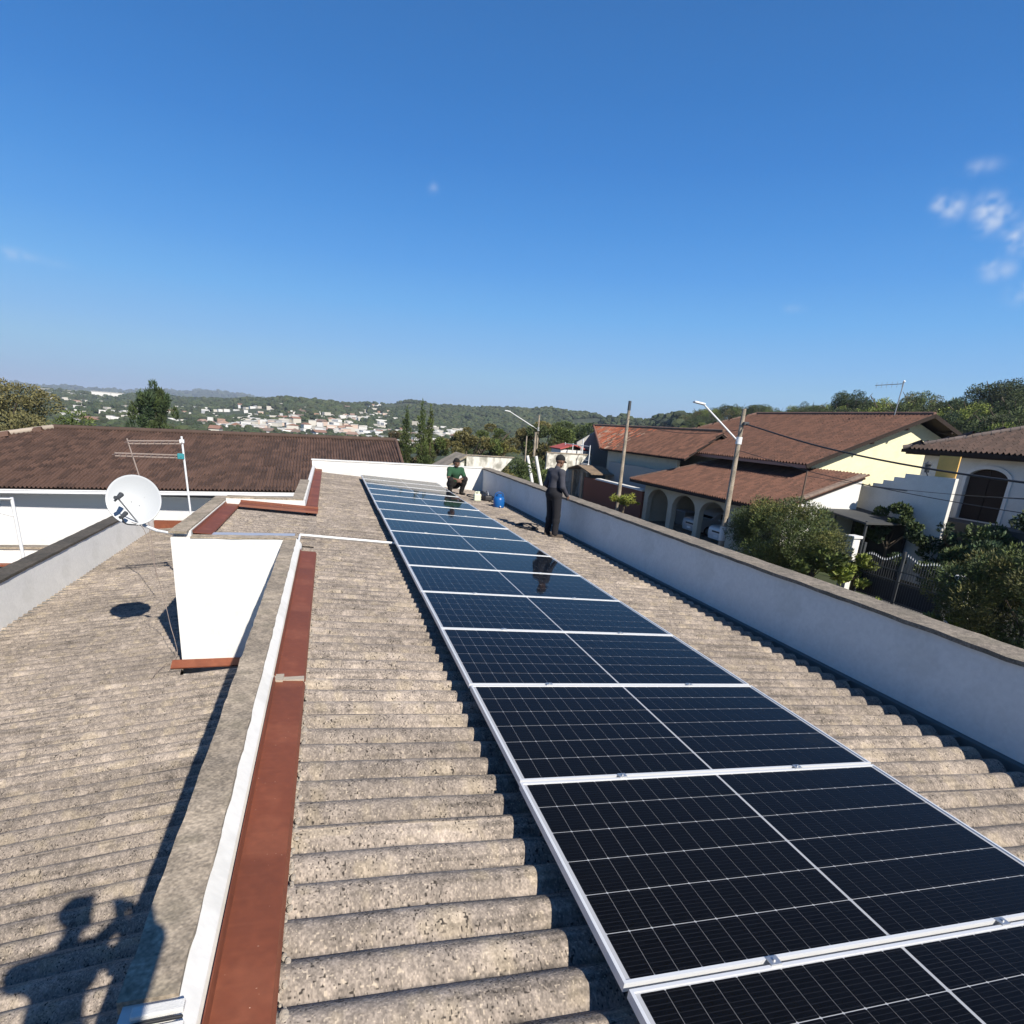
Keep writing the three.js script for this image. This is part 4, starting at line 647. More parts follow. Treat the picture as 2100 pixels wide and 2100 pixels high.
// hedges across the street
bush('round_hedge', 'big dense dark hedge left of the white pillar across the street', 'hedge', [18.7, -4.0, -20.6], [1.35, 1.65, 3.0], 60000, 0.11, 0.28, [GD, GM, [0.085, 0.1, 0.025], [0.11, 0.115, 0.028]], 201, 110);
bush('round_hedge', 'big dark hedge right of the iron gate at the right edge', 'hedge', [18.6, -4.0, -10.3], [1.25, 1.6, 2.7], 60000, 0.11, 0.28, [GD, GM, [0.085, 0.09, 0.025], [0.1, 0.1, 0.028]], 202, 110);
bush('leafy_shrub', 'sunny yellow green shrub with big leaves at the foot of the left hedge', 'shrub', [18.3, -4.0, -18.2], [0.7, 0.8, 1.3], 2200, 0.26, 0.55, [GL, [0.16, 0.2, 0.035], GM], 203, 16);
bush('leafy_shrub', 'round bright shrub right behind the white pillar', 'shrub', [19.6, -4.0, -17.4], [0.55, 0.85, 0.6], 1500, 0.16, 0.5, [GL, [0.14, 0.17, 0.03]], 204, 12);
bush('leafy_shrub', 'low bright leafy shrub below the right hedge', 'shrub', [17.9, -4.0, -12.0], [0.5, 0.45, 0.8], 900, 0.24, 0.5, [GL, GM], 205, 10);
bush('leafy_shrub', 'small yellow flowered plant on the verge before the gate', 'shrub', [18.1, -4.0, -14.6], [0.2, 0.28, 0.35], 130, 0.3, 0.2, [[0.3, 0.28, 0.06], GL], 206, 4);
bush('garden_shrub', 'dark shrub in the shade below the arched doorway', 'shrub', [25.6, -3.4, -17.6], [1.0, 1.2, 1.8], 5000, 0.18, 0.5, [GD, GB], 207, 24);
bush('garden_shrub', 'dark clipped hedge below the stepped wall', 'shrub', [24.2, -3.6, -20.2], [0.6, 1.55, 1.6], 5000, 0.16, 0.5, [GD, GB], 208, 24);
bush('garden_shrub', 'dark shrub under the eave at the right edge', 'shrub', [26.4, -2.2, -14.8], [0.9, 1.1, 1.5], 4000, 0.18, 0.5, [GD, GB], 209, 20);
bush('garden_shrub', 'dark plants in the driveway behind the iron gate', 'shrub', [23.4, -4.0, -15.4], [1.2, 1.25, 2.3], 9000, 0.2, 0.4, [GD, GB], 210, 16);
{ // flowers on the right pillar
  const t = thing('white_flowers', 'white flowering climber on the right gate pillar', 'flowers', [19.7, -4.0, -12.9]); mesh('blossom', foliage(220, clumpsIn(220, 7, 0, 1.1, 0, 0.25, 0.8, 0.3, 0.08, 0.16), 150, 0.12, 0.8, [[0.7, 0.7, 0.72]], 0.2), M.leaf, t); mesh('leaves', foliage(221, clumpsIn(221, 9, 0, 1.0, 0, 0.3, 0.9, 0.35, 0.1, 0.25), 500, 0.14, 0.4, [GD, GM], 0.2), M.leaf, t); }
function palm(label, pos, h, n, l, cols, seed, group) { const rg = rngOf(seed), t = thing('palm_plant', label, 'palm', pos, 0, group); mesh('trunk', rod([0, 0, 0], [0.05, h, 0], 0.1, 0.07, 8), M.bark, t); const cl = []; for (let i = 0; i < n; i++) { const a = i / n * 6.283 + rg() * 0.5, e = 0.3 + rg() * 0.9; for (let s = 1; s <= 8; s++) { const q = s / 8 * l, y = h + Math.sin(e) * q - q * q * 0.32 / l; cl.push([Math.cos(a) * Math.cos(e) * q, y, Math.sin(a) * Math.cos(e) * q, 0.1, 0.1, 0.1]); } } mesh('fronds', foliage(seed, cl, cl.length * 14, 0.4, 0.13, cols, 0.1), M.leaf, t); return t; }
palm('bright yellow green palm at the foot of the slim concrete pole', [18.0, -4.0, -35.2], 1.2, 11, 1.1, [[0.2, 0.22, 0.03], GL], 231, 'palms');
palm('yellowish palm above the leaning stakes at the street end', [12.6, -4.0, -46.5], 3.6, 12, 1.4, [[0.14, 0.14, 0.03], GO], 232, 'palms');
bush('garden_shrub', 'dark green shrub behind the leaning white stakes', 'shrub', [11.6, -4.2, -40], [1.6, 1.6, 1.4], 9000, 0.16, 0.45, [GD, GM, GO], 351, 30);
bush('garden_shrub', 'brownish shrub between the stained wall and the stakes', 'shrub', [9.4, -4.2, -34.5], [1.1, 1.7, 1.0], 8000, 0.14, 0.45, [GO, GM, GD], 352, 26);
bush('garden_shrub', 'low green shrub right of the leaning stakes', 'shrub', [15.6, -4.0, -46.5], [1.6, 1.5, 1.2], 8000, 0.16, 0.45, [GD, GM], 353, 26);
// ---------------- free-standing trees
function tree(name, label, pos, h, crown, n, size, cols, seed, k = 26, group, asp = 0.5) { const t = thing(name, label, 'tree', pos, 0, group); mesh('trunk', trunkGeo(h, h * 0.028, seed, 6), M.bark, t); mesh('crown', foliage(seed, clumpsIn(seed, k, 0, h - crown[1] * 0.75, 0, crown[0], crown[1], crown[2], Math.min(...crown) * 0.22, Math.min(...crown) * 0.42), n, size, asp, cols, 0.25), M.leaf, t); return t; }
tree('broad_tree', 'olive brown tree clump rising behind the tiled house at the left edge', [-19.0, -5.5, -41], 6.3, [4.6, 3.2, 4.2], 60000, 0.15, [[0.13, 0.12, 0.05], [0.11, 0.105, 0.045], GM], 301, 70);
tree('broad_tree', 'dark green tree low at the left edge beside the tiled house', [-16.6, -5.0, -32.5], 3.3, [2.6, 2.0, 2.6], 16000, 0.17, [GD, GM, GO], 302, 26);
{ // the araucaria-like pine
  const t = thing('pine_tree', 'dark green pine standing alone behind the brown tile roof', 'tree', [-20.3, -14, -80]); mesh('trunk', rod([0, 0, 0], [0.2, 15, 0], 0.35, 0.12, 8), M.bark, t);
  const rg = rngOf(310), cl = []; for (let i = 0; i < 84; i++) { const y = 5 + Math.pow(rg(), 0.8) * 11.3, w = 0.7 + (16.8 - y) * 0.5, a = rg() * 6.283, q = w * Math.sqrt(rg()); cl.push([Math.cos(a) * q, y + q * 0.12, Math.sin(a) * q, 0.55, 0.75, 0.55]); } for (const [x, y] of [[0.2, 17.2], [-1.2, 15.9], [1.5, 15.8], [2.2, 14.4], [-2.0, 14.6]]) cl.push([x, y, 0, 0.4, 0.8, 0.4]);
  mesh('crown', foliage(311, cl, 20000, 0.45, 0.2, [GB, GD, [0.035, 0.062, 0.022]], 0.9), M.leaf, t); }
for (const [x, z, h, s, l] of [[3.9, -39, 8.0, 321, 'left dark cypress behind the end of the tile roof'], [4.8, -38.5, 8.4, 322, 'middle dark cypress behind the end of the tile roof'], [5.45, -39, 8.2, 323, 'right dark cypress behind the end of the tile roof']]) { const t = thing('cypress_tree', l, 'tree', [x, -6, z], 0, 'cypress trees behind the end wall'); mesh('trunk', rod([0, 0, 0], [0, h * 0.8, 0], 0.14, 0.05, 7), M.bark, t); const cl = []; const rg = rngOf(s); for (let i = 0; i < 20; i++) { const k = i / 19, w = 1.05 * Math.pow(1 - k, 0.75) + 0.12; cl.push([(rg() - 0.5) * w * 0.8, 0.6 + k * (h - 0.6), (rg() - 0.5) * w * 0.8, w * 0.7, 0.5, w * 0.7]); } mesh('crown', foliage(s, cl, 9000, 0.18, 0.28, [GD, GM, [0.055, 0.07, 0.02]], 1.1), M.leaf, t); }
bush('garden_shrub', 'pale olive bush on the bank right of the cypresses', 'shrub', [6.6, -6, -41], [1.4, 2.4, 1.4], 5000, 0.22, 0.4, [GO, [0.1, 0.1, 0.045], GM], 330, 22);
tree('broad_tree', 'rounded green tree behind the poles at the street end', [21.6, -4.3, -62], 6.3, [3.4, 2.4, 3.4], 22000, 0.19, [GM, [0.06, 0.085, 0.03], GO], 340, 34);
tree('broad_tree', 'dark tree beside the orange tiled roof end', [27.0, -4.5, -66], 6.6, [2.6, 2.2, 2.6], 16000, 0.17, [GD, GB, GM], 341, 28);
tree('broad_tree', 'low olive tree behind the stained white wall', [9.5, -5, -46], 5.6, [3.0, 1.4, 2.4], 13000, 0.15, [GO, GD, GM], 342, 26);
tree('broad_tree', 'dark low tree above the street end', [14.5, -5, -60], 6.0, [3.4, 1.7, 3.0], 14000, 0.17, [GD, GO, GM], 343, 26);
tree('broad_tree', 'brownish low tree at the foot of the far hill behind the wall', [6.5, -7, -66], 6.6, [4.4, 1.8, 3.0], 14000, 0.19, [GO, [0.09, 0.07, 0.035], GM], 344, 28);
// the wooded ridge on the right: every tree its own, six builds
{
  const protos = [], pc = [[GD, GM], [GB, GD], [GM, [0.06, 0.085, 0.025]], [GO, GM], [GL, [0.09, 0.13, 0.025]], [GD, [0.045, 0.06, 0.02]]];
  for (let i = 0; i < 6; i++) { const flat = i === 5 || i === 1, t = new THREE.Group(); mesh('trunk', trunkGeo(8, 0.2, 400 + i, 6), M.bark, t); mesh('crown', foliage(410 + i, clumpsIn(420 + i, 26, 0, flat ? 6.6 : 5.4, 0, 3.2, flat ? 1.3 : 2.5, 3.2, 0.7, 1.4), 9000, 0.2, 0.5, pc[i], 0.25), M.leaf, t); protos.push(t); }
  const rg = rngOf(430), words = ['dark green tree on the wooded ridge', 'deep green flat topped tree on the wooded ridge', 'mid green tree on the wooded ridge', 'olive tree on the wooded ridge', 'bright green tree on the wooded ridge', 'dark spreading tree on the wooded ridge'];
  const put = (az, r, s, k, label, gr = 'trees of the wooded ridge on the right') => { const x = r * Math.sin(az * Math.PI / 180), z = -r * Math.cos(az * Math.PI / 180); const c = protos[k].clone(); c.name = numbered('ridge_tree'); c.position.set(x, landAt(x, z) - 0.3, z); c.rotation.y = rg() * 6.28; c.scale.set(s * (0.85 + rg() * 0.4), s * (0.85 + rg() * 0.3), s * (0.85 + rg() * 0.4)); scene.add(c); tag(c, label, 'tree', gr); };
  for (let i = 0; i < 285; i++) { const az = 27 + Math.pow(rg(), 0.9) * 38, row = azRow(az), r = row[3] * (0.6 + 0.44 * Math.pow(rg(), 0.8)), k = Math.floor(rg() * 6); put(az, r, 0.7 + rg() * 0.55, k, words[k]); }
  put(54.2, 150, 1.3, 5, 'tallest tree on the wooded ridge at the right edge', undefined); put(52.6, 150, 0.95, 1, 'flat topped tree next to the tallest one on the ridge', undefined);
  put(34.4, 210, 1.5, 3, 'tall pale tree above the slim lamp arm on the ridge', undefined); put(39.5, 95, 0.8, 4, 'bright sunlit tree just above the left end of the big roof ridge', undefined); put(41.5, 95, 0.75, 4, 'bright sunlit tree above the middle of the big roof ridge', undefined);
}
// ---------------- the far side of the valley: woods and the town
const houses = [];
{
  const rg = rngOf(500), H = [];
  const sector = (n, a0, a1, r0, r1, big = 0) => { for (let i = 0; i < n; i++) H.push([lerp(a0, a1, rg()), lerp(r0, r1, rg()), big]); };
  sector(56, -20, -12, 620, 1150); sector(12, -21, -16, 1350, 1650, 1); sector(14, -13, -7, 1000, 1250); sector(80, -10.5, 2, 440, 680); sector(44, 0, 8, 430, 690); sector(26, 1.5, 5, 780, 1120); sector(24, 8, 12.5, 480, 690); sector(12, -6, -2, 720, 860); sector(14, -19, -12, 440, 560);
  const wallCols = [[0.6, 0.59, 0.57], [0.55, 0.52, 0.46], [0.64, 0.64, 0.63], [0.5, 0.47, 0.41], [0.52, 0.4, 0.33]], roofCols = [[0.24, 0.13, 0.09], [0.3, 0.2, 0.155], [0.42, 0.41, 0.39], [0.2, 0.14, 0.11], [0.5, 0.49, 0.47]];
  const wm = wallCols.map((c) => std({ color: lin(...c) })), rm = roofCols.map((c) => std({ color: lin(...c) })), wn = ['white', 'cream', 'bright white', 'beige', 'pinkish'], rn = ['terracotta', 'faded red', 'grey', 'brown', 'pale'], wg = box(-0.5, 0.5, -0.6, 0.62, -0.5, 0.5), hip = prismZ([[-0.56, 0], [0.56, 0], [0, 0.34]], -0.55, 0.55), flat = box(-0.53, 0.53, 0, 0.08, -0.53, 0.53);
  for (const [az, r, big] of H) {
    const x = r * Math.sin(az * Math.PI / 180), z = -r * Math.cos(az * Math.PI / 180), w = big ? 24 + rg() * 30 : 5.5 + rg() * 4.5, d = big ? 16 + rg() * 10 : 5 + rg() * 3.5, h = big ? 7 + rg() * 4 : 3.6 + rg() * 2.8, a = Math.floor(rg() * 5), b = big ? 4 : [0, 4, 2, 2, 3, 4, 4, 4, 1, 2][Math.floor(rg() * 10)];
    const t = thing('town_house', big ? `large ${wn[a]} building with pale roof on the town's skyline` : `small far ${wn[a]} house with ${rn[b]} roof in the town across the valley`, 'house', [x, landAt(x, z), z], rg() * 6.28, big ? `large ${wn[a]} far buildings` : `far ${wn[a]} houses with ${rn[b]} roofs`);
    const m = mesh('wall', wg, wm[a], t); m.scale.set(w, h, d); const q = mesh('roof', b === 2 || b === 4 ? flat : hip, rm[b], t); q.scale.set(w, b === 2 || b === 4 ? h * 0.8 : h * 0.9, d); q.position.y = h * 0.62 + 0.01;
    houses.push([x, z, Math.max(w, d)]);
  }
}
{ // the rest of the town, too many and too small to tell apart
  const rg = rngOf(650), n = 620, gw = box(-0.5, 0.5, -0.6, 0.7, -0.5, 0.5), im = shadow(new THREE.InstancedMesh(gw, std({ roughness: 0.9 }), n)); im.name = 'far_town'; im.userData = { kind: 'stuff', label: 'dense small pale blocks of the far town on the valley slope', category: 'town' };
  const m = new THREE.Matrix4(), c = new THREE.Color();
  for (let i = 0; i < n; i++) { const k = rg(), az = k < 0.3 ? lerp(-20, -11, rg()) : k < 0.75 ? lerp(-10, 5, rg()) : k < 0.88 ? lerp(1.5, 6, rg()) : lerp(7, 12.5, rg()), r = k < 0.3 ? lerp(600, 1550, rg()) : k < 0.75 ? lerp(470, 1050, rg()) : k < 0.88 ? lerp(760, 1150, rg()) : lerp(500, 720, rg()), x = r * Math.sin(az * Math.PI / 180), z = -r * Math.cos(az * Math.PI / 180), w = 4 + rg() * 5, d = 4 + rg() * 3.5, h = 3 + rg() * 2.5; m.compose(new THREE.Vector3(x, landAt(x, z), z), new THREE.Quaternion().setFromAxisAngle(new THREE.Vector3(0, 1, 0), rg() * 6.28), new THREE.Vector3(w, h, d)); im.setMatrixAt(i, m); const q = rg(); im.setColorAt(i, q < 0.6 ? c.setRGB(0.6, 0.59, 0.57) : q < 0.93 ? c.setRGB(0.48, 0.45, 0.4) : c.setRGB(0.32, 0.2, 0.15)); houses.push([x, z, Math.max(w, d)]); }
  scene.add(im);
}
{
  const rg = rngOf(600), G = []; for (let i = 0; i < 5; i++) { const g = new THREE.IcosahedronGeometry(0.62, 1), p = g.attributes.position; const o = [(rg() - 0.5) * 0.9, 0.45 + rg() * 0.5, (rg() - 0.5) * 0.9], s = 0.6 + rg() * 0.5; for (let k = 0; k < p.count; k++) { const f = s * (0.75 + 0.5 * vnoise(p.getX(k) * 4 + i * 9, p.getY(k) * 4 + p.getZ(k) * 5, 0, 3)); p.setXYZ(k, p.getX(k) * f + o[0], p.getY(k) * f * 0.9 + o[1], p.getZ(k) * f + o[2]); } g.computeVertexNormals(); G.push(g); }
  const geo = mergeGeometries(norm(G)); geo.deleteAttribute('uv');
  const list = []; const cell = new Map(); for (const h of houses) { const k = Math.round(h[0] / 30) + ',' + Math.round(h[1] / 30); if (!cell.has(k)) cell.set(k, []); cell.get(k).push(h); }
  const near = (x, z, s) => { const a = Math.round(x / 30), b = Math.round(z / 30); for (let i = -1; i <= 1; i++) for (let j = -1; j <= 1; j++) for (const h of cell.get((a + i) + ',' + (b + j)) || []) { const dx = x - h[0], dz = z - h[1], L = Math.hypot(h[0], h[1]), along = -(dx * h[0] + dz * h[1]) / L, side = Math.abs(dx * h[1] - dz * h[0]) / L; if (Math.hypot(dx, dz) < h[2] * 0.6 + s * 0.4 || (along > 0 && along < 13 && side < h[2] * 0.5)) return true; } return false; };
  for (let i = 0; i < 90000 && list.length < 36000; i++) {
    const az = -30 + rg() * 62, row = azRow(az), r = Math.max(row[6] + 45, 260) + Math.pow(rg(), 0.8) * Math.max(60, row[3] * 1.25 - 260), x = r * Math.sin(az * Math.PI / 180), z = -r * Math.cos(az * Math.PI / 180); if (r > row[3] * 1.3) continue;
    const town = az < 12.5 && r < row[3] * 0.72, den = fbm(x / 110, z / 110, 3, 0, 15); if (den < (town ? 0.4 : 0.36)) continue;
    if (az > 28 && r < 90) continue;
    const s = (town ? 2.0 : 3.4) + rg() * (town ? 2.4 : 3.2); if (near(x, z, s)) continue; list.push([x, landAt(x, z) - 0.6, z, s]);
  }
  for (let i = 0; i < 7000; i++) { const az = -32 + rg() * 100, r = 4300 + rg() * 1500, x = r * Math.sin(az * Math.PI / 180), z = -r * Math.cos(az * Math.PI / 180); list.push([x, landAt(x, z) - 2, z, 12 + rg() * 12]); }
  const im = shadow(new THREE.InstancedMesh(geo, std({ roughness: 0.95 }), list.length)); im.name = 'hillside_wood'; im.userData = { kind: 'stuff', label: 'dense dark green woods covering the far hills', category: 'wood' };
  const m = new THREE.Matrix4(), c = new THREE.Color(); list.forEach(([x, y, z, s], i) => { m.compose(new THREE.Vector3(x, y, z), new THREE.Quaternion().setFromAxisAngle(new THREE.Vector3(0, 1, 0), rg() * 6.28), new THREE.Vector3(s * (0.8 + rg() * 0.5), s * (0.7 + rg() * 0.5), s * (0.8 + rg() * 0.5))); im.setMatrixAt(i, m); const q = 0.6 + rg() * 0.8, w = rg(); im.setColorAt(i, c.setRGB((0.026 + w * 0.022) * q, (0.042 + w * 0.015) * q, (0.016 + w * 0.006) * q)); }); scene.add(im);
}

// ================================================================ people
function blend(bones, cell, k = 0.03, cubeRes = 130) { // bones: [a, b, ra, rb]; tapered capsules joined smoothly, meshed by marching cubes
  const lo = [1e9, 1e9, 1e9], hi = [-1e9, -1e9, -1e9];
  for (const [a, b, ra, rb] of bones) for (let i = 0; i < 3; i++) { lo[i] = Math.min(lo[i], a[i] - ra, b[i] - rb); hi[i] = Math.max(hi[i], a[i] + ra, b[i] + rb); }
  const side = Math.max(...hi.map((h, i) => h - lo[i])) + cell * 8, res = Math.min(cubeRes, Math.ceil(side / cell)), c = lo.map((l, i) => (l + hi[i]) / 2), half = res / 2, st = side / 2 / half;
  const mc = new MarchingCubes(res, M.skin, false, false, 90000); mc.isolation = 0; const F = mc.field, D = new Float32Array(F.length).fill(1);
  for (const [a, b, ra, rb] of bones) {
    const d = [b[0] - a[0], b[1] - a[1], b[2] - a[2]], L2 = Math.max(1e-9, d[0] * d[0] + d[1] * d[1] + d[2] * d[2]), m = Math.max(ra, rb) + k + st * 3, r0 = [], r1 = [];
    for (let i = 0; i < 3; i++) { r0[i] = Math.max(0, Math.floor((Math.min(a[i], b[i]) - m - c[i]) / st + half)); r1[i] = Math.min(res - 1, Math.ceil((Math.max(a[i], b[i]) + m - c[i]) / st + half)); }
    for (let z = r0[2]; z <= r1[2]; z++) for (let y = r0[1]; y <= r1[1]; y++) for (let x = r0[0]; x <= r1[0]; x++) {
      const p0 = c[0] + (x - half) * st - a[0], p1 = c[1] + (y - half) * st - a[1], p2 = c[2] + (z - half) * st - a[2], t = clamp((p0 * d[0] + p1 * d[1] + p2 * d[2]) / L2);
      const q = Math.hypot(p0 - d[0] * t, p1 - d[1] * t, p2 - d[2] * t) - lerp(ra, rb, t), o = z * res * res + y * res + x, e = D[o], h = Math.max(k - Math.abs(e - q), 0) / k; D[o] = Math.min(e, q) - h * h * k * 0.25;
    }
  }
  for (let i = 0; i < F.length; i++) F[i] = -D[i];
  mc.update();
  const n = mc.count, P = new Float32Array(n * 3), N = new Float32Array(n * 3);
  for (let i = 0; i < n; i++) for (let j = 0; j < 3; j++) { P[i * 3 + j] = c[j] + mc.positionArray[i * 3 + j] * side / 2; N[i * 3 + j] = mc.normalArray[i * 3 + j]; }
  const g = new THREE.BufferGeometry(); g.setAttribute('position', new THREE.BufferAttribute(P, 3)); g.setAttribute('normal', new THREE.BufferAttribute(N, 3));
  const w = mergeVertices((() => { g.deleteAttribute('normal'); return g; })(), 1e-5); w.computeVertexNormals(); return w;
}
const add = (a, b) => [a[0] + b[0], a[1] + b[1], a[2] + b[2]], mix = (a, b, t) => a.map((v, i) => lerp(v, b[i], t));
function handBones(w, dir, palmN, thumb, curl) { // w wrist, dir along the hand, palmN out of the palm, thumb side
  const D = V3(dir).normalize(), Nn = V3(palmN); Nn.addScaledVector(D, -Nn.dot(D)).normalize(); const S = new THREE.Vector3().crossVectors(D, Nn).multiplyScalar(thumb), at = (d, s, n) => V3(w).addScaledVector(D, d).addScaledVector(S, s).addScaledVector(Nn, n).toArray(), o = [];
  for (const s of [-0.026, -0.008, 0.01, 0.027]) o.push([at(0.0, s * 0.6, 0), at(0.085, s, 0), 0.015, 0.0125]);
  [[-0.03, 0.06, 0.0075], [-0.01, 0.078, 0.0085], [0.01, 0.083, 0.0088], [0.03, 0.074, 0.0085]].forEach(([s, l, r]) => { let p = at(0.088, s, 0), a = curl * 0.5; for (let i = 0; i < 3; i++) { const q = V3(p).addScaledVector(D, Math.cos(a) * l / 2.6).addScaledVector(Nn, Math.sin(a) * l / 2.6).toArray(); o.push([p, q, r, r * 0.92]); p = q; a += curl; } });
  { let p = at(0.025, 0.03, 0.004), q = at(0.055, 0.056, 0.014), e = at(0.082, 0.06, 0.028); o.push([p, q, 0.0115, 0.0098], [q, e, 0.0098, 0.0085]); }
  return o;
}
function person(label, pos, turn, J, look, scale = 1) {
  const t = thing('person', label, 'person', pos, turn); t.scale.setScalar(scale);
  const L = ['L', 'R'], H = J.head, tilt = J.tilt || [0, 0, 0], hd = (x, y, z) => { const v = new THREE.Vector3(x, y, z).applyEuler(new THREE.Euler(...tilt)); return add(H, v.toArray()); };
  const head = [[hd(0, 0.03, -0.012), hd(0, 0.025, 0.012), 0.088, 0.086], [hd(0, -0.03, 0.03), hd(0, -0.082, 0.058), 0.062, 0.034], [hd(0.03, -0.06, 0.03), hd(-0.03, -0.06, 0.03), 0.044, 0.044], [hd(0, 0.0, 0.09), hd(0, -0.028, 0.108), 0.011, 0.015], [hd(0.083, 0.005, -0.005), hd(0.086, -0.025, -0.0), 0.014, 0.01], [hd(-0.083, 0.005, -0.005), hd(-0.086, -0.025, -0.0), 0.014, 0.01], [hd(0.016, -0.066, 0.086), hd(-0.016, -0.066, 0.086), 0.008, 0.008]];
  const trunk = [[J.hip, J.waist, 0.125, 0.115], [J.waist, J.chest, 0.115, 0.125], [add(J.chest, [-0.07, 0.02, 0]), add(J.chest, [0.07, 0.02, 0]), 0.105, 0.105], [J.shL, J.shR, 0.062, 0.062], [add(J.hip, [-0.07, -0.02, 0]), add(J.hip, [0.07, -0.02, 0]), 0.112, 0.112]];
  const arms = L.flatMap((s) => [[J['sh' + s], J['el' + s], 0.054, 0.042], [J['el' + s], J['wr' + s], 0.04, 0.027]]), legs = L.flatMap((s) => [[J['hp' + s], J['kn' + s], 0.088, 0.058], [J['kn' + s], mix(J['kn' + s], J['an' + s], 0.3), 0.056, 0.056], [mix(J['kn' + s], J['an' + s], 0.3), J['an' + s], 0.056, 0.038]]);
  const body = blend([...trunk, ...arms, ...legs, [J.neck, hd(0, -0.05, 0), 0.055, 0.052]], 0.013), headG = blend(head, 0.005, 0.022, 96);
  const hands = L.map((s) => blend(handBones(J['wr' + s], J['hd' + s], J['pn' + s], s === 'L' ? -1 : 1, J.curl ?? 0.5), 0.0036, 0.008, 80));
  mesh('body', mergeGeometries([body, headG, ...hands].map((g) => { g = g.index ? g.toNonIndexed() : g; return g; })), M.skin, t);
  const fat = (b, e, f = e) => b.map(([p, q, a, c]) => [p, q, a + e, c + f]);
  const cloth = (c) => std({ color: lin(...c.map((v) => v * 0.75)), roughness: 0.95, bumpMap: fcBump, bumpScale: 0.002 });
  mesh('shirt', blend([...fat(trunk.slice(0, 4), 0.018), ...fat(L.flatMap((s) => look.short ? [[J['sh' + s], mix(J['sh' + s], J['el' + s], 0.75), 0.056, 0.05]] : arms.slice(s === 'L' ? 0 : 2, s === 'L' ? 2 : 4)), 0.016), [J.neck, add(J.neck, [0, 0.02, 0]), 0.07, 0.06]], 0.013), cloth(look.shirt), t);
  mesh('trousers', blend([...fat([trunk[0], trunk[4]], 0.024), ...fat(legs, 0.022, 0.026)], 0.013), cloth(look.trousers), t);
  for (const s of L) { const a = J['an' + s], b = J['to' + s], d = V3(b).sub(V3(a)); d.y = 0; d.normalize(); mesh('boot', blend([[[a[0], a[1] + 0.05, a[2]], a, 0.056, 0.05], [add(a, [-d.x * 0.04, -a[1] + 0.045, -d.z * 0.04]), [b[0], 0.04, b[2]], 0.045, 0.038]], 0.008, 0.02, 80), cloth(look.boots), t); }
  if (look.cap) { const cg = blend([[hd(0, 0.05, -0.012), hd(0, 0.05, 0.006), 0.098, 0.096]], 0.006, 0.02, 80), p = cg.attributes.position; const base = hd(0, 0.035, 0)[1]; for (let i = 0; i < p.count; i++) if (p.getY(i) < base) p.setY(i, base - (base - p.getY(i)) * 0.12); cg.computeVertexNormals(); const c = mesh('cap', cg, cloth(look.cap), t); mesh('peak', blend([[hd(0.05, 0.045, 0.09), hd(-0.05, 0.045, 0.09), 0.014, 0.014], [hd(0.035, 0.04, 0.14), hd(-0.035, 0.04, 0.14), 0.011, 0.011], [hd(0, 0.044, 0.09), hd(0, 0.038, 0.15), 0.016, 0.01]], 0.006, 0.03, 70), cloth(look.cap), c); }
  else { const hg = blend([[hd(0, 0.045, -0.026), hd(0, 0.052, 0.012), 0.093, 0.085], [hd(0.05, 0.0, -0.045), hd(-0.05, 0.0, -0.045), 0.06, 0.06]], 0.006, 0.02, 80); mesh('hair', hg, cloth(look.hair || [0.012, 0.01, 0.009]), t); }
  for (const s of [-1, 1]) mesh('eye', new THREE.SphereGeometry(0.009, 8, 6).translate(...hd(s * 0.031, 0.002, 0.086)), M.rubber, t);
  return t;
}
const stand = { head: [0.0, 1.6, 0.075], tilt: [0.35, 0, 0], neck: [0, 1.45, 0.03], chest: [0, 1.28, 0.02], waist: [0, 1.08, 0.0], hip: [0, 0.95, -0.01], shL: [0.175, 1.38, 0.01], shR: [-0.175, 1.38, 0.01], elL: [0.25, 1.11, -0.03], elR: [-0.25, 1.1, 0.0], wrL: [0.2, 0.93, 0.16], wrR: [-0.18, 0.92, 0.2], hdL: [-0.1, -0.5, 0.6], hdR: [0.2, -0.6, 0.6], pnL: [-1, -0.2, 0], pnR: [1, -0.2, 0], hpL: [0.095, 0.9, 0], hpR: [-0.095, 0.9, 0], knL: [0.11, 0.5, 0.04], knR: [-0.115, 0.49, 0.02], anL: [0.12, 0.1, -0.01], anR: [-0.13, 0.1, 0.0], toL: [0.15, 0.04, 0.16], toR: [-0.17, 0.04, 0.16] };
person('person in grey shirt and dark trousers standing by the street wall, head bowed', [3.43, roofY(3.43) - 0.03, -10.05], 1.9, stand, { shirt: [0.055, 0.057, 0.075], trousers: [0.011, 0.011, 0.016], boots: [0.09, 0.07, 0.055], cap: [0.012, 0.013, 0.014] }, 0.945);
const squat = { head: [0.0, 0.915, 0.11], tilt: [0.25, 0, 0], neck: [0, 0.775, 0.06], chest: [0, 0.62, 0.02], waist: [0, 0.44, -0.06], hip: [0, 0.3, -0.12], shL: [0.18, 0.715, 0.03], shR: [-0.18, 0.715, 0.03], elL: [0.25, 0.49, 0.16], elR: [-0.25, 0.49, 0.16], wrL: [0.07, 0.47, 0.36], wrR: [-0.07, 0.46, 0.36], hdL: [-0.6, -0.2, 0.5], hdR: [0.6, -0.2, 0.5], pnL: [0, -0.6, -0.7], pnR: [0, -0.6, -0.7], hpL: [0.1, 0.28, -0.1], hpR: [-0.1, 0.28, -0.1], knL: [0.22, 0.47, 0.26], knR: [-0.22, 0.44, 0.28], anL: [0.18, 0.1, 0.1], anR: [-0.19, 0.1, 0.14], toL: [0.22, 0.04, 0.26], toR: [-0.23, 0.04, 0.3] };
person('person in green shirt squatting at the far end of the panels', [2.66, roofY(2.66) - 0.02, -16.35], 0.12, squat, { shirt: [0.022, 0.085, 0.04], trousers: [0.014, 0.013, 0.013], boots: [0.04, 0.035, 0.03], short: true });
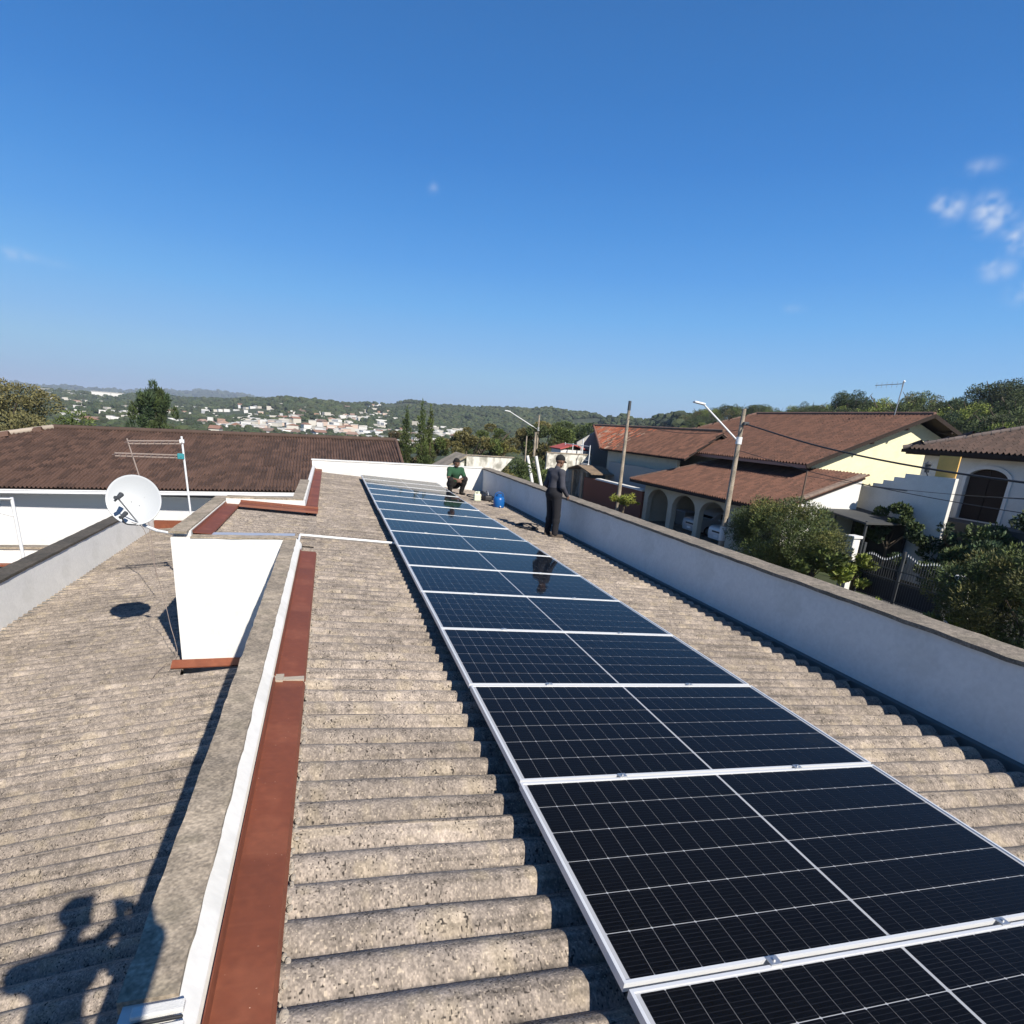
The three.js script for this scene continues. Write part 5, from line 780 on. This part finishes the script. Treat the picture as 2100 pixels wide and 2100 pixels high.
// the one who takes the picture: out of frame, but the shadow on the lower roof is theirs
const shoot = { head: [-0.1, 1.77, 0.05], tilt: [0, -0.3, 0], neck: [-0.06, 1.61, 0.0], chest: [-0.03, 1.42, 0.0], waist: [0.02, 1.18, 0.0], hip: [0.04, 1.02, 0.0], shL: [0.17, 1.5, -0.05], shR: [-0.15, 1.51, 0.05], elL: [0.06, 1.27, 0.12], elR: [-0.24, 1.3, 0.2], wrL: [-0.24, 1.5, 0.26], wrR: [-0.34, 1.5, 0.27], hdL: [-0.2, 0.9, 0.1], hdR: [0.05, 0.9, 0.1], pnL: [-1, 0, 0.2], pnR: [1, 0, 0.2], hpL: [0.1, 0.96, -0.03], hpR: [-0.05, 0.96, 0.03], knL: [0.1, 0.52, 0.0], knR: [-0.05, 0.52, 0.06], anL: [0.08, 0.1, -0.06], anR: [0.02, 0.1, 0.12], toL: [0.06, 0.04, 0.1], toR: [-0.02, 0.04, 0.28], curl: 0.6 };
person('person behind the camera whose shadow falls on the lower left roof', [-1.13, 0.08, 1.6], Math.PI, shoot, { shirt: [0.1, 0.12, 0.2], trousers: [0.03, 0.03, 0.04], boots: [0.05, 0.045, 0.04], cap: [0.03, 0.03, 0.03] });
{ const t = thing('phone', 'phone held upright behind the picture, seen only as a shadow on the lower left roof', 'phone', [-0.8755, 1.665, 1.3]); mesh('phone_body', new RoundedBoxGeometry(0.078, 0.165, 0.009, 2, 0.004), M.darkMetal, t); mesh('screen', new THREE.BoxGeometry(0.07, 0.152, 0.001).translate(0, 0, 0.0052), M.rubber, t); }
// ---------------- what they brought
{ const y = roofY(3.42), t = thing('blue_water_jug', 'blue plastic water jug on the roof beside the street wall', 'jug', [3.42, y - 0.012, -14.1]); const pr = [[0, 0], [0.125, 0], [0.145, 0.02], [0.15, 0.12], [0.15, 0.22], [0.125, 0.275], [0.075, 0.3], [0.07, 0.31]].map((p) => new THREE.Vector2(...p)); mesh('jug_body', new THREE.LatheGeometry(pr, 28), M.jugBlue, t); mesh('lid', new THREE.CylinderGeometry(0.078, 0.082, 0.055, 20).translate(0, 0.332, 0), M.jugBlue, t); mesh('handle', tube([[-0.12, 0.26, 0], [-0.1, 0.36, 0], [0, 0.41, 0], [0.1, 0.36, 0], [0.12, 0.26, 0]], 0.012, 24), M.jugBlue, t); mesh('tap', rod([0, 0.05, 0.14], [0, 0.05, 0.19], 0.014), M.white, t); }
{ const y = roofY(3.05), t = thing('white_canister', 'small white canister near the squatting person', 'canister', [3.06, y - 0.012, -15.1]); mesh('canister_body', new RoundedBoxGeometry(0.19, 0.2, 0.15, 3, 0.03).translate(0, 0.1, 0), M.jugWhite, t); mesh('cap', new THREE.CylinderGeometry(0.03, 0.035, 0.07, 12).translate(0.04, 0.235, 0), M.jugWhite, t); mesh('handle', tube([[-0.06, 0.19, 0], [-0.05, 0.25, 0], [0.01, 0.25, 0]], 0.012, 14), M.jugWhite, t); }
{ const rg = rngOf(700), pts = []; for (let i = 0; i < 26; i++) { const a = i * 0.9; pts.push([3.18 + Math.cos(a) * (0.16 + rg() * 0.1) + (rg() - 0.5) * 0.1, roofY(3.2) + 0.012 + rg() * 0.03, -10.9 + Math.sin(a) * 0.3 + (rg() - 0.5) * 0.2]); } single('coiled_cable', tube(pts, 0.011, 220, 6), M.rubber, 'loose coil of black cable on the roof beside the standing person', 'cable'); }
single('loose_cable', tube([[3.2, roofY(3.2) + 0.012, -15.6], [3.0, roofY(3) + 0.012, -15.9], [3.1, roofY(3.1) + 0.015, -16.4], [3.35, roofY(3.35) + 0.012, -16.2], [3.45, roofY(3.45) + 0.02, -15.2], [3.5, roofY(3.5) + 0.015, -14.6], [3.3, roofY(3.3) + 0.012, -14.4]], 0.014, 80, 6), M.rubber, 'black cable lying by the white canister at the roof corner', 'cable');
{ const t = thing('tool_bag', 'dark tool bag lying on the roof by the far corner', 'bag', [3.42, roofY(3.42) - 0.01, -15.4]); mesh('bag_body', new RoundedBoxGeometry(0.24, 0.18, 0.42, 3, 0.06).translate(0, 0.09, 0), M.rubber, t); mesh('strap', tube([[0, 0.16, -0.15], [0, 0.27, -0.08], [0, 0.27, 0.08], [0, 0.16, 0.15]], 0.012, 20), M.greyMetal, t); }
renderer.render(scene, camera);
